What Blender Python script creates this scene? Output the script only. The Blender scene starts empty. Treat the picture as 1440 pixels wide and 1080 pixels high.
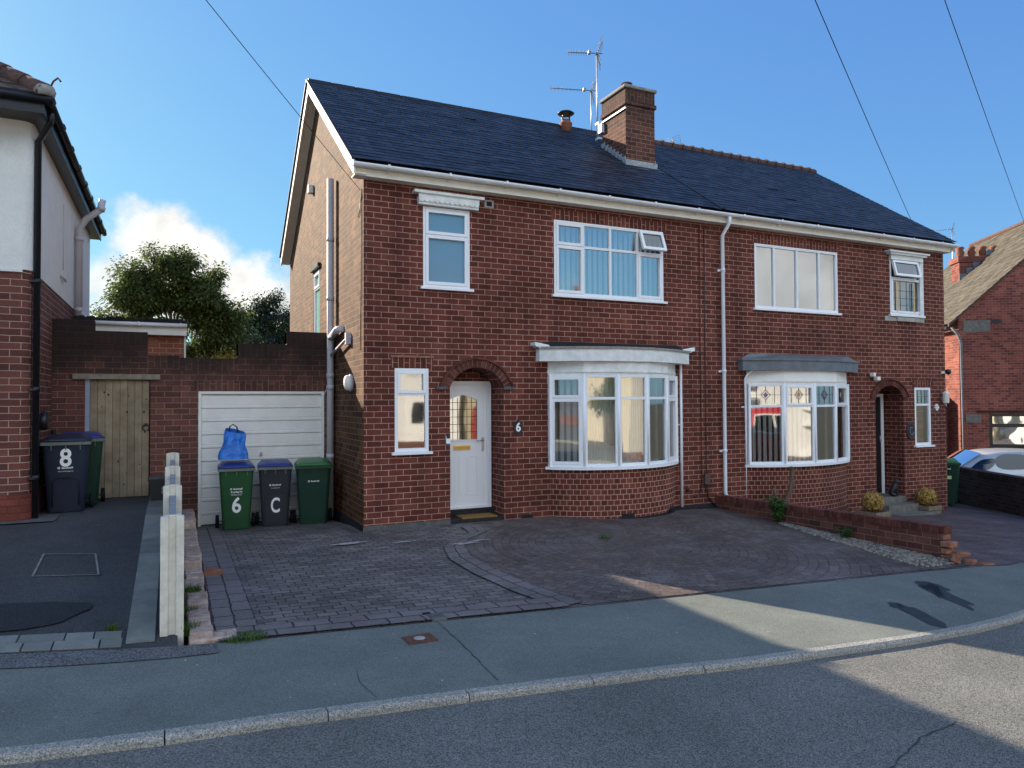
import bpy, bmesh, math, random
from math import sin, cos, pi, radians as rad, sqrt, atan2, asin, hypot
from mathutils import Vector as V, Matrix, noise
random.seed(7)
scn = bpy.context.scene
COL = scn.collection
# ------------------------------------------------------------------ camera
CAMZ = 1.856
cam = bpy.data.objects.new('camera', bpy.data.cameras.new('camera')); COL.objects.link(cam)
FP, YAW, PIT, ROL = 1006.3, 0.44231, 0.02318, -0.0052
f_ = V((sin(YAW)*cos(PIT), cos(YAW)*cos(PIT), sin(PIT)))
r_ = V((cos(YAW), -sin(YAW), 0)); u_ = r_.cross(f_)
r2 = r_*cos(ROL)+u_*sin(ROL); u2 = -r_*sin(ROL)+u_*cos(ROL)
M = Matrix((r2, u2, -f_)).transposed().to_4x4(); M.translation = V((0, 0, CAMZ))
cam.matrix_world = M
cam.data.sensor_width = 36; cam.data.lens = FP/1440*36
cam.data.clip_start = .1; cam.data.clip_end = 3000
scn.camera = cam
# ------------------------------------------------------------------ light
SAZ, SEL = rad(28), rad(24.9)       # sun stands behind the house, to its left
sdir = V((-sin(SAZ)*cos(SEL), cos(SAZ)*cos(SEL), sin(SEL)))
sun = bpy.data.objects.new('sun', bpy.data.lights.new('sun', 'SUN')); COL.objects.link(sun)
sun.data.energy = 5.0; sun.data.angle = rad(.5); sun.data.color = (1, .86, .68)
sun.rotation_euler = sdir.to_track_quat('Z', 'Y').to_euler()
W = bpy.data.worlds.new('World'); scn.world = W; W.use_nodes = True
nt = W.node_tree; nt.nodes.clear()
def NN(t, kind, **kw):
    n = t.nodes.new(kind)
    for k, v in kw.items():
        if k in n.bl_rna.properties.keys(): setattr(n, k, v)
        else: n.inputs[k].default_value = v
    return n
def LK(t, a, b): t.links.new(a, b)
sky = NN(nt, 'ShaderNodeTexSky', sky_type='NISHITA', sun_disc=False, sun_elevation=SEL, sun_rotation=-SAZ, altitude=60, air_density=1.0, dust_density=.35, ozone_density=2.2)
tc = NN(nt, 'ShaderNodeTexCoord')
nz = NN(nt, 'ShaderNodeTexNoise', Scale=7.0, Detail=7.0, Roughness=.62); LK(nt, tc.outputs['Generated'], nz.inputs['Vector'])
nz2 = NN(nt, 'ShaderNodeTexNoise', Scale=16.0, Detail=4.0, Roughness=.6); LK(nt, tc.outputs['Generated'], nz2.inputs['Vector'])
def vmath(t, op, a, b=None):
    n = t.nodes.new('ShaderNodeVectorMath'); n.operation = op
    for i, x in enumerate((a, b)):
        if x is None: continue
        if hasattr(x, 'links'): LK(t, x, n.inputs[i])
        else: n.inputs[i].default_value = x
    return n
def fmath(t, op, a, b=None, c=None, clamp=False):
    n = t.nodes.new('ShaderNodeMath'); n.operation = op; n.use_clamp = clamp
    for i, x in enumerate((a, b, c)):
        if x is None: continue
        if hasattr(x, 'links'): LK(t, x, n.inputs[i])
        else: n.inputs[i].default_value = x
    return n.outputs[0]
mask = None
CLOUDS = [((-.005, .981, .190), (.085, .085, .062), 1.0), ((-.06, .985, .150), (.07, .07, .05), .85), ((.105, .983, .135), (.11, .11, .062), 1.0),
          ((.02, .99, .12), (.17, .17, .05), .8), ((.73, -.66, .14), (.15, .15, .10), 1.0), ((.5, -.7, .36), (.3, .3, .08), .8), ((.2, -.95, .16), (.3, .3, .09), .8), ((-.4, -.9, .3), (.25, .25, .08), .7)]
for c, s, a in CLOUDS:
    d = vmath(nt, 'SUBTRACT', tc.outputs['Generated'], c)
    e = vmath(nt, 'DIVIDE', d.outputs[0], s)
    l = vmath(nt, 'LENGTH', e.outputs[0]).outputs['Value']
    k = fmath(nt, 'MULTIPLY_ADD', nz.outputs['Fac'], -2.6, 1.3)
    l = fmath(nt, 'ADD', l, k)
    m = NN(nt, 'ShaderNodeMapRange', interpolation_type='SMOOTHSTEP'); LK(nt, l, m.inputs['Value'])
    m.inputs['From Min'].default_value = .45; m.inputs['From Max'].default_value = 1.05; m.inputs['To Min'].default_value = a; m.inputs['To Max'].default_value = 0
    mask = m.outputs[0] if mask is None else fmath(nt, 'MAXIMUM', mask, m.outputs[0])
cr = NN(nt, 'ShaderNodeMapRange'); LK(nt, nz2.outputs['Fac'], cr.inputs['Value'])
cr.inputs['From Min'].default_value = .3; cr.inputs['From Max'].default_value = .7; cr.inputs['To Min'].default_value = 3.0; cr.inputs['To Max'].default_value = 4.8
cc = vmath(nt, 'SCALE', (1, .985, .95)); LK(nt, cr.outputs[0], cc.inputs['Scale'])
# a phone's rendering of the sky: bright aureole held back channel by channel
K_ = .2586
sx = NN(nt, 'ShaderNodeSeparateXYZ'); LK(nt, vmath(nt, 'SCALE', sky.outputs[0]).outputs[0], sx.inputs[0]); sx.inputs[0].links[0].from_node.inputs['Scale'].default_value = K_
cb = NN(nt, 'ShaderNodeCombineXYZ')
for i, (g, k) in enumerate(((.66, .30), (.62, .52), (.30, .80))): LK(nt, fmath(nt, 'MULTIPLY', fmath(nt, 'POWER', sx.outputs[i], g), k/K_), cb.inputs[i])
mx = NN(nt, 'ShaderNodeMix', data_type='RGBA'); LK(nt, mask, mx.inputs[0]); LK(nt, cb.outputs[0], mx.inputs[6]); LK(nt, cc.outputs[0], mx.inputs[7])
# broken bright cloud added out of view, high behind the camera, to lift shade
dz_ = NN(nt, 'ShaderNodeSeparateXYZ'); LK(nt, tc.outputs['Generated'], dz_.inputs[0])
def sst(x, a, b):
    m = NN(nt, 'ShaderNodeMapRange', interpolation_type='SMOOTHSTEP'); LK(nt, x, m.inputs['Value']); m.inputs['From Min'].default_value = min(a, b); m.inputs['From Max'].default_value = max(a, b)
    if a > b: m.inputs['To Min'].default_value = 1; m.inputs['To Max'].default_value = 0
    return m.outputs[0]
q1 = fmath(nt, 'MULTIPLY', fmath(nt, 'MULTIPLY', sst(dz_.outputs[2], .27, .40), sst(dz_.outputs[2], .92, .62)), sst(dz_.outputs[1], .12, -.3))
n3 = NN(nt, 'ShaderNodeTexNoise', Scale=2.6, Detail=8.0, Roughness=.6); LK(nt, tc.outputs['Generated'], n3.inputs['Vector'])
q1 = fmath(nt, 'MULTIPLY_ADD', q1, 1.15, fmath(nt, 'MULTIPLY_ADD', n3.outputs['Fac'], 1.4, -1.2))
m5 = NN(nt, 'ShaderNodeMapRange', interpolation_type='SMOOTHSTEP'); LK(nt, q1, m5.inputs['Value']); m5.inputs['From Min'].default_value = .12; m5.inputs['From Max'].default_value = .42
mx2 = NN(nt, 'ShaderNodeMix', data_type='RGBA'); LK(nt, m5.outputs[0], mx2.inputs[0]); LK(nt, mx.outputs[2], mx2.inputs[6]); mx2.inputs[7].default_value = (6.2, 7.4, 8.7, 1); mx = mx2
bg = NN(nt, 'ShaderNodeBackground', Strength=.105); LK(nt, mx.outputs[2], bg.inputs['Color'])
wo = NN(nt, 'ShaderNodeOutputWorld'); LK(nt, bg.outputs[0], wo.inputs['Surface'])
scn.view_settings.view_transform = 'Standard'; scn.view_settings.look = 'None'
scn.view_settings.exposure = 1.3; scn.view_settings.gamma = 1; scn.view_settings.use_curve_mapping = False
scn.render.engine = 'CYCLES'
# ------------------------------------------------------------------ materials
def mat(name, col, rough=.7, spec=.3, metal=0., noise_amt=0., noise_scale=3., bump=0., bump_scale=60., bump_dist=.004, island=0., col2=None, trans=0., coat=0.):
    m = bpy.data.materials.new(name); m.use_nodes = True; t = m.node_tree
    b = t.nodes['Principled BSDF']
    b.inputs['Roughness'].default_value = rough; b.inputs['Specular IOR Level'].default_value = spec; b.inputs['Metallic'].default_value = metal
    b.inputs['Coat Weight'].default_value = coat
    b.inputs['Base Color'].default_value = (*col, 1)
    tcn = NN(t, 'ShaderNodeTexCoord'); src = None
    if noise_amt or col2:
        n1 = NN(t, 'ShaderNodeTexNoise', Scale=noise_scale, Detail=6., Roughness=.65); LK(t, tcn.outputs['Object'], n1.inputs['Vector'])
        mr = NN(t, 'ShaderNodeMapRange'); mr.inputs['From Min'].default_value = .3; mr.inputs['From Max'].default_value = .7
        LK(t, n1.outputs['Fac'], mr.inputs['Value'])
        c2 = col2 or tuple(c*(1-noise_amt) for c in col); c1 = col if col2 else tuple(min(1, c*(1+noise_amt)) for c in col)
        x = NN(t, 'ShaderNodeMix', data_type='RGBA'); LK(t, mr.outputs[0], x.inputs[0])
        x.inputs[6].default_value = (*c2, 1); x.inputs[7].default_value = (*c1, 1); src = x.outputs[2]
    if island:
        g = NN(t, 'ShaderNodeNewGeometry'); mr = NN(t, 'ShaderNodeMapRange'); LK(t, g.outputs['Random Per Island'], mr.inputs['Value'])
        mr.inputs['To Min'].default_value = 1-island; mr.inputs['To Max'].default_value = 1+island
        s = t.nodes.new('ShaderNodeVectorMath'); s.operation = 'SCALE'
        if src: LK(t, src, s.inputs[0])
        else: s.inputs[0].default_value = col
        LK(t, mr.outputs[0], s.inputs['Scale']); src = s.outputs[0]
    if src: LK(t, src, b.inputs['Base Color'])
    if bump:
        n2 = NN(t, 'ShaderNodeTexNoise', Scale=bump_scale, Detail=4., Roughness=.6); LK(t, tcn.outputs['Object'], n2.inputs['Vector'])
        bp = NN(t, 'ShaderNodeBump', Strength=bump, Distance=bump_dist); LK(t, n2.outputs['Fac'], bp.inputs['Height']); LK(t, bp.outputs[0], b.inputs['Normal'])
    if trans:
        b.inputs['Subsurface Weight'].default_value = 0
        tr = NN(t, 'ShaderNodeBsdfTranslucent'); 
        if src: LK(t, src, tr.inputs['Color'])
        else: tr.inputs['Color'].default_value = (*col, 1)
        ms = NN(t, 'ShaderNodeMixShader', Fac=trans); LK(t, b.outputs[0], ms.inputs[1]); LK(t, tr.outputs[0], ms.inputs[2])
        LK(t, ms.outputs[0], t.nodes['Material Output'].inputs[0])
    return m
def ramp(t, stops, interp='LINEAR'):
    r = t.nodes.new('ShaderNodeValToRGB'); r.color_ramp.interpolation = interp
    e = r.color_ramp.elements
    while len(e) < len(stops): e.new(.5)
    for i, (p, c) in enumerate(stops): e[i].position = p; e[i].color = (*c, 1) if len(c) == 3 else c
    return r
def brick_mat(name, cols, mortar, bw=.2185, rh=.0853, ms=.0052, rough=.85, soot=None, bump=.7, warp=.002, lowamt=.25, offset=.5, smooth=.15, dist=.012, spec=.2, lowscale=.8, grime=None, streak=0.):
    """cols: brick colours picked per brick; soot=(z0,z1,amount): dark weather stains towards the top course"""
    m = bpy.data.materials.new(name); m.use_nodes = True; t = m.node_tree; b = t.nodes['Principled BSDF']
    b.inputs['Roughness'].default_value = rough; b.inputs['Specular IOR Level'].default_value = spec
    uv = NN(t, 'ShaderNodeUVMap'); tcn = NN(t, 'ShaderNodeTexCoord')
    nw = NN(t, 'ShaderNodeTexNoise', Scale=11., Detail=3.); LK(t, tcn.outputs['Object'], nw.inputs['Vector'])
    sc = vmath(t, 'SUBTRACT', nw.outputs['Color'], (.5, .5, .5)); s2 = vmath(t, 'SCALE', sc.outputs[0]); s2.inputs['Scale'].default_value = warp*4
    ad = vmath(t, 'ADD', uv.outputs[0], s2.outputs[0])
    br = NN(t, 'ShaderNodeTexBrick', offset=offset, Scale=1.); LK(t, ad.outputs[0], br.inputs['Vector'])
    br.inputs['Color1'].default_value = (0, 0, 0, 1); br.inputs['Color2'].default_value = (1, 1, 1, 1); br.inputs['Mortar'].default_value = (.5, .5, .5, 1)
    br.inputs['Mortar Size'].default_value = ms; br.inputs['Mortar Smooth'].default_value = smooth; br.inputs['Bias'].default_value = 0
    br.inputs['Brick Width'].default_value = bw; br.inputs['Row Height'].default_value = rh
    n = len(cols); rp = ramp(t, [((i+.5)/n, c) for i, c in enumerate(cols)]); LK(t, br.outputs['Color'], rp.inputs[0])
    nf = NN(t, 'ShaderNodeTexNoise', Scale=45., Detail=5., Roughness=.7); LK(t, tcn.outputs['Object'], nf.inputs['Vector'])
    m1 = NN(t, 'ShaderNodeMapRange'); LK(t, nf.outputs['Fac'], m1.inputs['Value']); m1.inputs['From Min'].default_value = .25; m1.inputs['From Max'].default_value = .75
    m1.inputs['To Min'].default_value = .72; m1.inputs['To Max'].default_value = 1.28
    nl = NN(t, 'ShaderNodeTexNoise', Scale=lowscale, Detail=5., Roughness=.6); LK(t, tcn.outputs['Object'], nl.inputs['Vector'])
    m2 = NN(t, 'ShaderNodeMapRange'); LK(t, nl.outputs['Fac'], m2.inputs['Value']); m2.inputs['From Min'].default_value = .3; m2.inputs['From Max'].default_value = .7
    m2.inputs['To Min'].default_value = 1-lowamt; m2.inputs['To Max'].default_value = 1+lowamt
    v = vmath(t, 'SCALE', rp.outputs[0]); LK(t, m1.outputs[0], v.inputs['Scale'])
    mo = NN(t, 'ShaderNodeMix', data_type='RGBA'); LK(t, br.outputs['Fac'], mo.inputs[0]); LK(t, v.outputs[0], mo.inputs[6]); mo.inputs[7].default_value = (*mortar, 1)
    v2 = vmath(t, 'SCALE', mo.outputs[2]); LK(t, m2.outputs[0], v2.inputs['Scale'])
    out = v2.outputs[0]
    if streak:     # rain streaks and washed patches
        mp = NN(t, 'ShaderNodeMapping'); mp.inputs['Scale'].default_value = (2.2, 2.2, .28); LK(t, tcn.outputs['Object'], mp.inputs['Vector'])
        ns = NN(t, 'ShaderNodeTexNoise', Scale=1.6, Detail=7., Roughness=.7); LK(t, mp.outputs[0], ns.inputs['Vector'])
        mS = NN(t, 'ShaderNodeMapRange'); LK(t, ns.outputs['Fac'], mS.inputs['Value']); mS.inputs['From Min'].default_value = .32; mS.inputs['From Max'].default_value = .68; mS.inputs['To Min'].default_value = 1-streak; mS.inputs['To Max'].default_value = 1+streak
        v3 = vmath(t, 'SCALE', out); LK(t, mS.outputs[0], v3.inputs['Scale']); out = v3.outputs[0]
    if soot:
        z0, z1, am = soot
        sp = NN(t, 'ShaderNodeSeparateXYZ'); LK(t, tcn.outputs['Object'], sp.inputs[0])
        ng = NN(t, 'ShaderNodeTexNoise', Scale=1.7, Detail=6., Roughness=.7); LK(t, tcn.outputs['Object'], ng.inputs['Vector'])
        zz = fmath(t, 'MULTIPLY_ADD', ng.outputs['Fac'], 1.6*(z1-z0), sp.outputs[2]); zz = fmath(t, 'SUBTRACT', zz, .8*(z1-z0))
        mz = NN(t, 'ShaderNodeMapRange', interpolation_type='SMOOTHSTEP'); LK(t, zz, mz.inputs['Value']); mz.inputs['From Min'].default_value = z0; mz.inputs['From Max'].default_value = z1
        mz.inputs['To Max'].default_value = am
        ms_ = NN(t, 'ShaderNodeMix', data_type='RGBA'); LK(t, mz.outputs[0], ms_.inputs[0]); LK(t, out, ms_.inputs[6]); ms_.inputs[7].default_value = (*(grime or (.018, .015, .014)), 1); out = ms_.outputs[2]
    LK(t, out, b.inputs['Base Color'])
    h = fmath(t, 'MULTIPLY_ADD', br.outputs['Fac'], -1., 1.); h = fmath(t, 'MULTIPLY_ADD', nf.outputs['Fac'], .35, h)
    bp = NN(t, 'ShaderNodeBump', Strength=bump, Distance=dist); LK(t, h, bp.inputs['Height']); LK(t, bp.outputs[0], b.inputs['Normal'])
    return m
MT = {}
FB = [(.085, .022, .015), (.112, .029, .020), (.130, .034, .023), (.096, .026, .018), (.150, .044, .030)]
GB = [(.065, .025, .011), (.11, .045, .020), (.085, .032, .014), (.045, .018, .010), (.14, .066, .030)]
MT['brick'] = brick_mat('brick_facing', FB, (.40, .25, .195), ms=.0050, streak=.28)
MT['brick_header'] = brick_mat('brick_bay', FB, (.44, .27, .21), bw=.1095, ms=.0050, streak=.2)
MT['brick_gable'] = brick_mat('brick_gable', GB, (.205, .125, .068), ms=.0060, bump=1.3, streak=.2, lowamt=.15)
MT['brick_old'] = brick_mat('brick_parapet', [(.10, .045, .035), (.14, .055, .042), (.17, .07, .05), (.12, .05, .04)], (.25, .17, .13), bw=.235, rh=.088, ms=.0055, soot=(1.85, 2.75, .88), lowamt=.3)
MT['brick_side'] = brick_mat('brick_neighbour', [(.11, .038, .030), (.16, .058, .043), (.13, .045, .035), (.09, .032, .026)], (.36, .25, .20), bw=.235, rh=.0866)
MT['brick_red'] = brick_mat('brick_outbuilding', [(.27, .09, .055), (.33, .12, .07), (.24, .08, .05)], (.40, .30, .24))
MT['brick_chim'] = brick_mat('brick_chimney', [(.085, .034, .024), (.13, .05, .034), (.105, .042, .029), (.06, .027, .021)], (.26, .17, .12), bw=.225, soot=(6.9, 8.2, .62), lowamt=.3)
MT['brick_far'] = brick_mat('brick_far_house', [(.20, .06, .045), (.25, .08, .055), (.17, .05, .04), (.13, .04, .035)], (.25, .15, .12), lowamt=.3, bump=.5)
MT['brick_dark'] = brick_mat('brick_dark_wall', [(.03, .018, .018), (.05, .025, .022), (.02, .015, .015)], (.06, .045, .04), lowamt=.3)
MT['brick_low'] = brick_mat('brick_garden_wall', [(.10, .036, .028), (.14, .05, .036), (.17, .065, .045), (.08, .03, .026)], (.20, .13, .10), rh=.088, lowamt=.35, lowscale=2.)
MT['wood_white'] = mat('white_paint', (.78, .77, .73), .5, .4, noise_amt=.06, noise_scale=4)
MT['upvc'] = mat('white_upvc', (.80, .81, .83), .32, .5, noise_amt=.02, noise_scale=2)
MT['fascia'] = mat('cream_fascia', (.78, .73, .62), .55, .3, noise_amt=.08, noise_scale=5)
MT['fasciawhite'] = mat('weathered_white_board', (.80, .81, .79), .55, .3, col2=(.60, .61, .58), noise_scale=8, bump=.2, bump_scale=30)
MT['gutter'] = mat('white_gutter', (.74, .75, .76), .4, .4, noise_amt=.08, noise_scale=6)
MT['pipe'] = mat('grey_soil_pipe', (.48, .46, .48), .5, .35, noise_amt=.06, noise_scale=3)
MT['pipewhite'] = mat('white_pipe', (.78, .79, .82), .4, .4, noise_amt=.05)
MT['black'] = mat('black_paint', (.014, .014, .017), .35, .4, noise_amt=.2)
MT['blackrough'] = mat('black_bitumen', (.022, .022, .024), .8, .2, noise_amt=.4, noise_scale=12, bump=.5, bump_scale=50)
MT['lead'] = mat('lead', (.13, .145, .165), .55, .4, noise_amt=.25, noise_scale=6, bump=.4, bump_scale=14, bump_dist=.02)
MT['slate'] = mat('slate', (.018, .020, .031), .55, .38, noise_amt=.65, noise_scale=9., bump=.5, bump_scale=45, bump_dist=.004, island=.65)
MT['slateplain'] = mat('slate_rear', (.018, .02, .028), .6, .3, noise_amt=.3)
MT['tile_clay'] = mat('clay_ridge', (.10, .055, .045), .8, .2, noise_amt=.4, noise_scale=20, bump=.6)
MT['clay'] = mat('clay_pot', (.22, .085, .055), .8, .2, noise_amt=.25, noise_scale=9)
MT['mortar'] = mat('mortar_flaunching', (.28, .26, .24), .9, .1, noise_amt=.3, noise_scale=14, bump=.6, bump_scale=40)
MT['concrete'] = mat('concrete', (.36, .35, .32), .9, .15, noise_amt=.25, noise_scale=10, bump=.5, bump_scale=60)
MT['concrete_dk'] = mat('concrete_dark', (.10, .10, .10), .85, .2, noise_amt=.3, noise_scale=9, bump=.4)
MT['panel_grey'] = mat('grey_board', (.24, .25, .26), .8, .2, noise_amt=.25, noise_scale=9, bump=.3)
MT['fence'] = mat('white_concrete_post', (.72, .69, .60), .75, .2, col2=(.50, .47, .40), noise_scale=9, bump=.5, bump_scale=70)
MT['interior'] = mat('room_wall', (.45, .42, .36), .9, .1)
MT['interior_dark'] = mat('room_dark', (.06, .055, .05), .9, .1)
MT['blind'] = mat('white_blind', (.75, .74, .70), .7, .2)
MT['curtain'] = mat('curtain', (.50, .42, .28), .9, .1, noise_amt=.1)
MT['woodblind'] = mat('wooden_blind', (.62, .36, .14), .6, .3, island=.25)
MT['brass'] = mat('brass', (.75, .50, .14), .35, .5, metal=.7)
MT['steel'] = mat('steel', (.5, .5, .52), .35, .5, metal=.9)
MT['alu'] = mat('aerial_metal', (.16, .16, .17), .5, .4, metal=.5)
MT['mast'] = mat('mast_metal', (.45, .47, .52), .4, .5, metal=.6)
MT['lit'] = mat('white_vinyl', (.82, .82, .80), .6, .3)
MT['bin_green'] = mat('green_plastic', (.018, .075, .028), .42, .4, noise_amt=.12, noise_scale=3)
MT['bin_dkgreen'] = mat('dark_green_plastic', (.010, .040, .024), .42, .4, noise_amt=.12, noise_scale=3)
MT['bin_navy'] = mat('navy_plastic', (.016, .022, .042), .42, .4, noise_amt=.12, noise_scale=3)
MT['bin_grey'] = mat('grey_plastic', (.028, .030, .038), .42, .4, noise_amt=.12, noise_scale=3)
MT['lid_blue'] = mat('blue_plastic', (.018, .035, .19), .38, .4, noise_amt=.1)
MT['lid_green'] = mat('green_lid_plastic', (.03, .15, .045), .38, .4, noise_amt=.1)
MT['rim'] = mat('worn_plastic_rim', (.12, .14, .12), .5, .4, noise_amt=.3, noise_scale=12)
MT['rubber'] = mat('rubber', (.012, .012, .012), .7, .2)
MT['bag'] = mat('blue_polypropylene', (.035, .20, .66), .35, .45, noise_amt=.15, noise_scale=8, bump=.3, bump_scale=18, bump_dist=.02, trans=.15)
MT['gatewood'] = mat('weathered_timber', (.36, .29, .20), .8, .15, col2=(.20, .155, .105), noise_scale=4, island=.18, bump=.4)
MT['lintelwood'] = mat('grey_timber', (.24, .21, .16), .85, .1, noise_amt=.3, noise_scale=12)
MT['render'] = mat('white_render', (.70, .69, .66), .9, .1, noise_amt=.06, noise_scale=3, bump=1., bump_scale=40, bump_dist=.012)
MT['redpaint'] = mat('red_plinth', (.20, .05, .035), .8, .2, noise_amt=.2)
MT['rooftile'] = mat('brown_tiles', (.085, .06, .05), .85, .15, noise_amt=.35, noise_scale=8, island=.2, bump=.4)
MT['fartile'] = mat('lichen_tiles', (.10, .088, .070), .9, .1, noise_amt=.3, noise_scale=6, island=.25, bump=.5, bump_scale=25)
MT['mat_coir'] = mat('coir', (.24, .14, .05), .95, .05, noise_amt=.4, noise_scale=60, bump=1., bump_scale=150)
MT['iron'] = mat('rusty_iron', (.12, .055, .035), .8, .3, noise_amt=.35, noise_scale=25, bump=.5, bump_scale=90)
MT['stone'] = mat('gravel_stone', (.22, .20, .17), .9, .15, island=.5)
MT['rubble'] = mat('old_brick', (.28, .13, .085), .9, .1, noise_amt=.35, noise_scale=12, island=.3, bump=.8, bump_scale=40, bump_dist=.01)
MT['paintbrick'] = mat('whitewashed_brick', (.50, .42, .36), .9, .1, col2=(.28, .16, .12), noise_scale=16, island=.15, bump=.8, bump_scale=50, bump_dist=.01)
MT['bark'] = mat('bark', (.09, .065, .045), .95, .1, noise_amt=.4, noise_scale=14, bump=1., bump_scale=40, bump_dist=.02)
MT['barklight'] = mat('pale_bark', (.13, .09, .065), .95, .1, noise_amt=.4, noise_scale=20, bump=1., bump_scale=40, bump_dist=.01)
MT['leaf'] = mat('leaf_green', (.095, .125, .035), .55, .3, island=.55, trans=.5)
MT['leafdk'] = mat('leaf_dark', (.024, .048, .022), .6, .3, island=.5, trans=.15)
MT['leafyel'] = mat('leaf_yellow', (.30, .22, .03), .6, .3, island=.5, trans=.35)
MT['grass'] = mat('grass_blade', (.07, .13, .02), .7, .2, island=.4, trans=.3)
MT['weed'] = mat('weed_leaf', (.05, .12, .025), .6, .3, island=.5, trans=.3)
MT['drybush'] = mat('dry_topiary', (.42, .27, .08), .9, .1, island=.5, trans=.2)
MT['planterwood'] = mat('grey_planter_timber', (.19, .15, .11), .9, .1, noise_amt=.3, noise_scale=10, island=.15, bump=.4)
MT['carpaint'] = mat('silver_paint', (.40, .42, .45), .3, .5, metal=.25, coat=.5)
MT['redpaintcar'] = mat('red_paint', (.42, .012, .014), .25, .5, coat=.5)
MT['lampwhite'] = mat('white_lamp', (.78, .75, .66), .45, .4)
MT['beige'] = mat('cream_wall', (.62, .56, .42), .8, .1, noise_amt=.05)
MT['ledstrip'] = mat('grey_sticker', (.62, .66, .60), .5, .3)
def glass_mat(name, refl=.35, tint=(.8, .85, .85), wav=.0):
    m = bpy.data.materials.new(name); m.use_nodes = True; t = m.node_tree; t.nodes.clear()
    o = NN(t, 'ShaderNodeOutputMaterial'); g = NN(t, 'ShaderNodeBsdfGlossy', Roughness=.03); g.inputs['Color'].default_value = (.95, .97, 1, 1)
    tr = NN(t, 'ShaderNodeBsdfTransparent'); tr.inputs['Color'].default_value = (*tint, 1)
    fr = NN(t, 'ShaderNodeFresnel', IOR=1.5); k = fmath(t, 'MULTIPLY_ADD', fr.outputs[0], .9, refl, clamp=True)
    ms = NN(t, 'ShaderNodeMixShader'); LK(t, k, ms.inputs[0]); LK(t, tr.outputs[0], ms.inputs[1]); LK(t, g.outputs[0], ms.inputs[2]); LK(t, ms.outputs[0], o.inputs[0])
    if wav:
        tcn = NN(t, 'ShaderNodeTexCoord'); n2 = NN(t, 'ShaderNodeTexNoise', Scale=1.9, Detail=.5); LK(t, tcn.outputs['Object'], n2.inputs['Vector'])
        bp = NN(t, 'ShaderNodeBump', Strength=1., Distance=wav); LK(t, n2.outputs['Fac'], bp.inputs['Height']); LK(t, bp.outputs[0], g.inputs['Normal'])
    return m
MT['glass'] = glass_mat('window_glass', .26, wav=.0022)
MT['glassup'] = glass_mat('window_glass_upper', .40, (.75, .82, .85), wav=.0012)
MT['glasscar'] = glass_mat('car_glass', .03, (.02, .025, .03))
MT['glassvent'] = glass_mat('vent_glass', .06, (.25, .33, .42))
MT['frost'] = mat('obscure_glass', (.13, .27, .38), .14, .8, noise_amt=.03)
MT['frostteal'] = mat('teal_obscure_glass', (.24, .46, .42), .2, .6)
def ground_mat(name, base, specks=.35, scale=350., low=.2, rough=.9, bump=.4, lowscale=.9, dist=.004, agg=0., patchcol=None):
    m = bpy.data.materials.new(name); m.use_nodes = True; t = m.node_tree; b = t.nodes['Principled BSDF']; b.inputs['Roughness'].default_value = rough; b.inputs['Specular IOR Level'].default_value = .25
    tcn = NN(t, 'ShaderNodeTexCoord')
    n1 = NN(t, 'ShaderNodeTexNoise', Scale=lowscale, Detail=7., Roughness=.68); LK(t, tcn.outputs['Object'], n1.inputs['Vector'])
    m1 = NN(t, 'ShaderNodeMapRange'); LK(t, n1.outputs['Fac'], m1.inputs['Value']); m1.inputs['From Min'].default_value = .3; m1.inputs['From Max'].default_value = .7; m1.inputs['To Min'].default_value = 1-low; m1.inputs['To Max'].default_value = 1+low
    n2 = NN(t, 'ShaderNodeTexVoronoi', Scale=scale); LK(t, tcn.outputs['Object'], n2.inputs['Vector'])
    m2 = NN(t, 'ShaderNodeSeparateColor'); LK(t, n2.outputs['Color'], m2.inputs[0])
    m3 = NN(t, 'ShaderNodeMapRange'); LK(t, m2.outputs[0], m3.inputs['Value']); m3.inputs['To Min'].default_value = 1-specks; m3.inputs['To Max'].default_value = 1+specks
    k = fmath(t, 'MULTIPLY', m1.outputs[0], m3.outputs[0]); v = vmath(t, 'SCALE', base); LK(t, k, v.inputs['Scale']); out = v.outputs[0]
    if patchcol:
        n4 = NN(t, 'ShaderNodeTexNoise', Scale=2.3, Detail=8., Roughness=.75); LK(t, tcn.outputs['Object'], n4.inputs['Vector'])
        m4 = NN(t, 'ShaderNodeMapRange', interpolation_type='SMOOTHSTEP'); LK(t, n4.outputs['Fac'], m4.inputs['Value']); m4.inputs['From Min'].default_value = .56; m4.inputs['From Max'].default_value = .74
        x = NN(t, 'ShaderNodeMix', data_type='RGBA'); LK(t, m4.outputs[0], x.inputs[0]); LK(t, out, x.inputs[6]); x.inputs[7].default_value = (*patchcol, 1); out = x.outputs[2]
    LK(t, out, b.inputs['Base Color'])
    bp = NN(t, 'ShaderNodeBump', Strength=bump, Distance=dist); LK(t, n2.outputs['Distance'], bp.inputs['Height']); LK(t, bp.outputs[0], b.inputs['Normal'])
    return m
MT['road'] = ground_mat('road_asphalt', (.150, .148, .134), specks=.60, scale=150., low=.2, bump=.7, dist=.005)
MT['pave'] = ground_mat('pavement_asphalt', (.152, .163, .145), specks=.35, scale=190., low=.22, bump=.5, patchcol=(.115, .13, .128))
MT['tarmac'] = ground_mat('drive_tarmac', (.056, .058, .060), specks=.5, scale=150., low=.25, bump=.6)
MT['tarmac_dk'] = ground_mat('tarmac_patch', (.026, .029, .033), specks=.5, scale=150., low=.1, bump=.7)
MT['kerb'] = ground_mat('kerb_granite', (.27, .265, .24), specks=.55, scale=160., low=.15, bump=.6)
MT['kerbstrip'] = ground_mat('old_asphalt', (.12, .12, .12), specks=.7, scale=110., low=.2, bump=.8)
MT['cover'] = ground_mat('earth', (.09, .085, .06), specks=.4, scale=30., low=.3)
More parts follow.
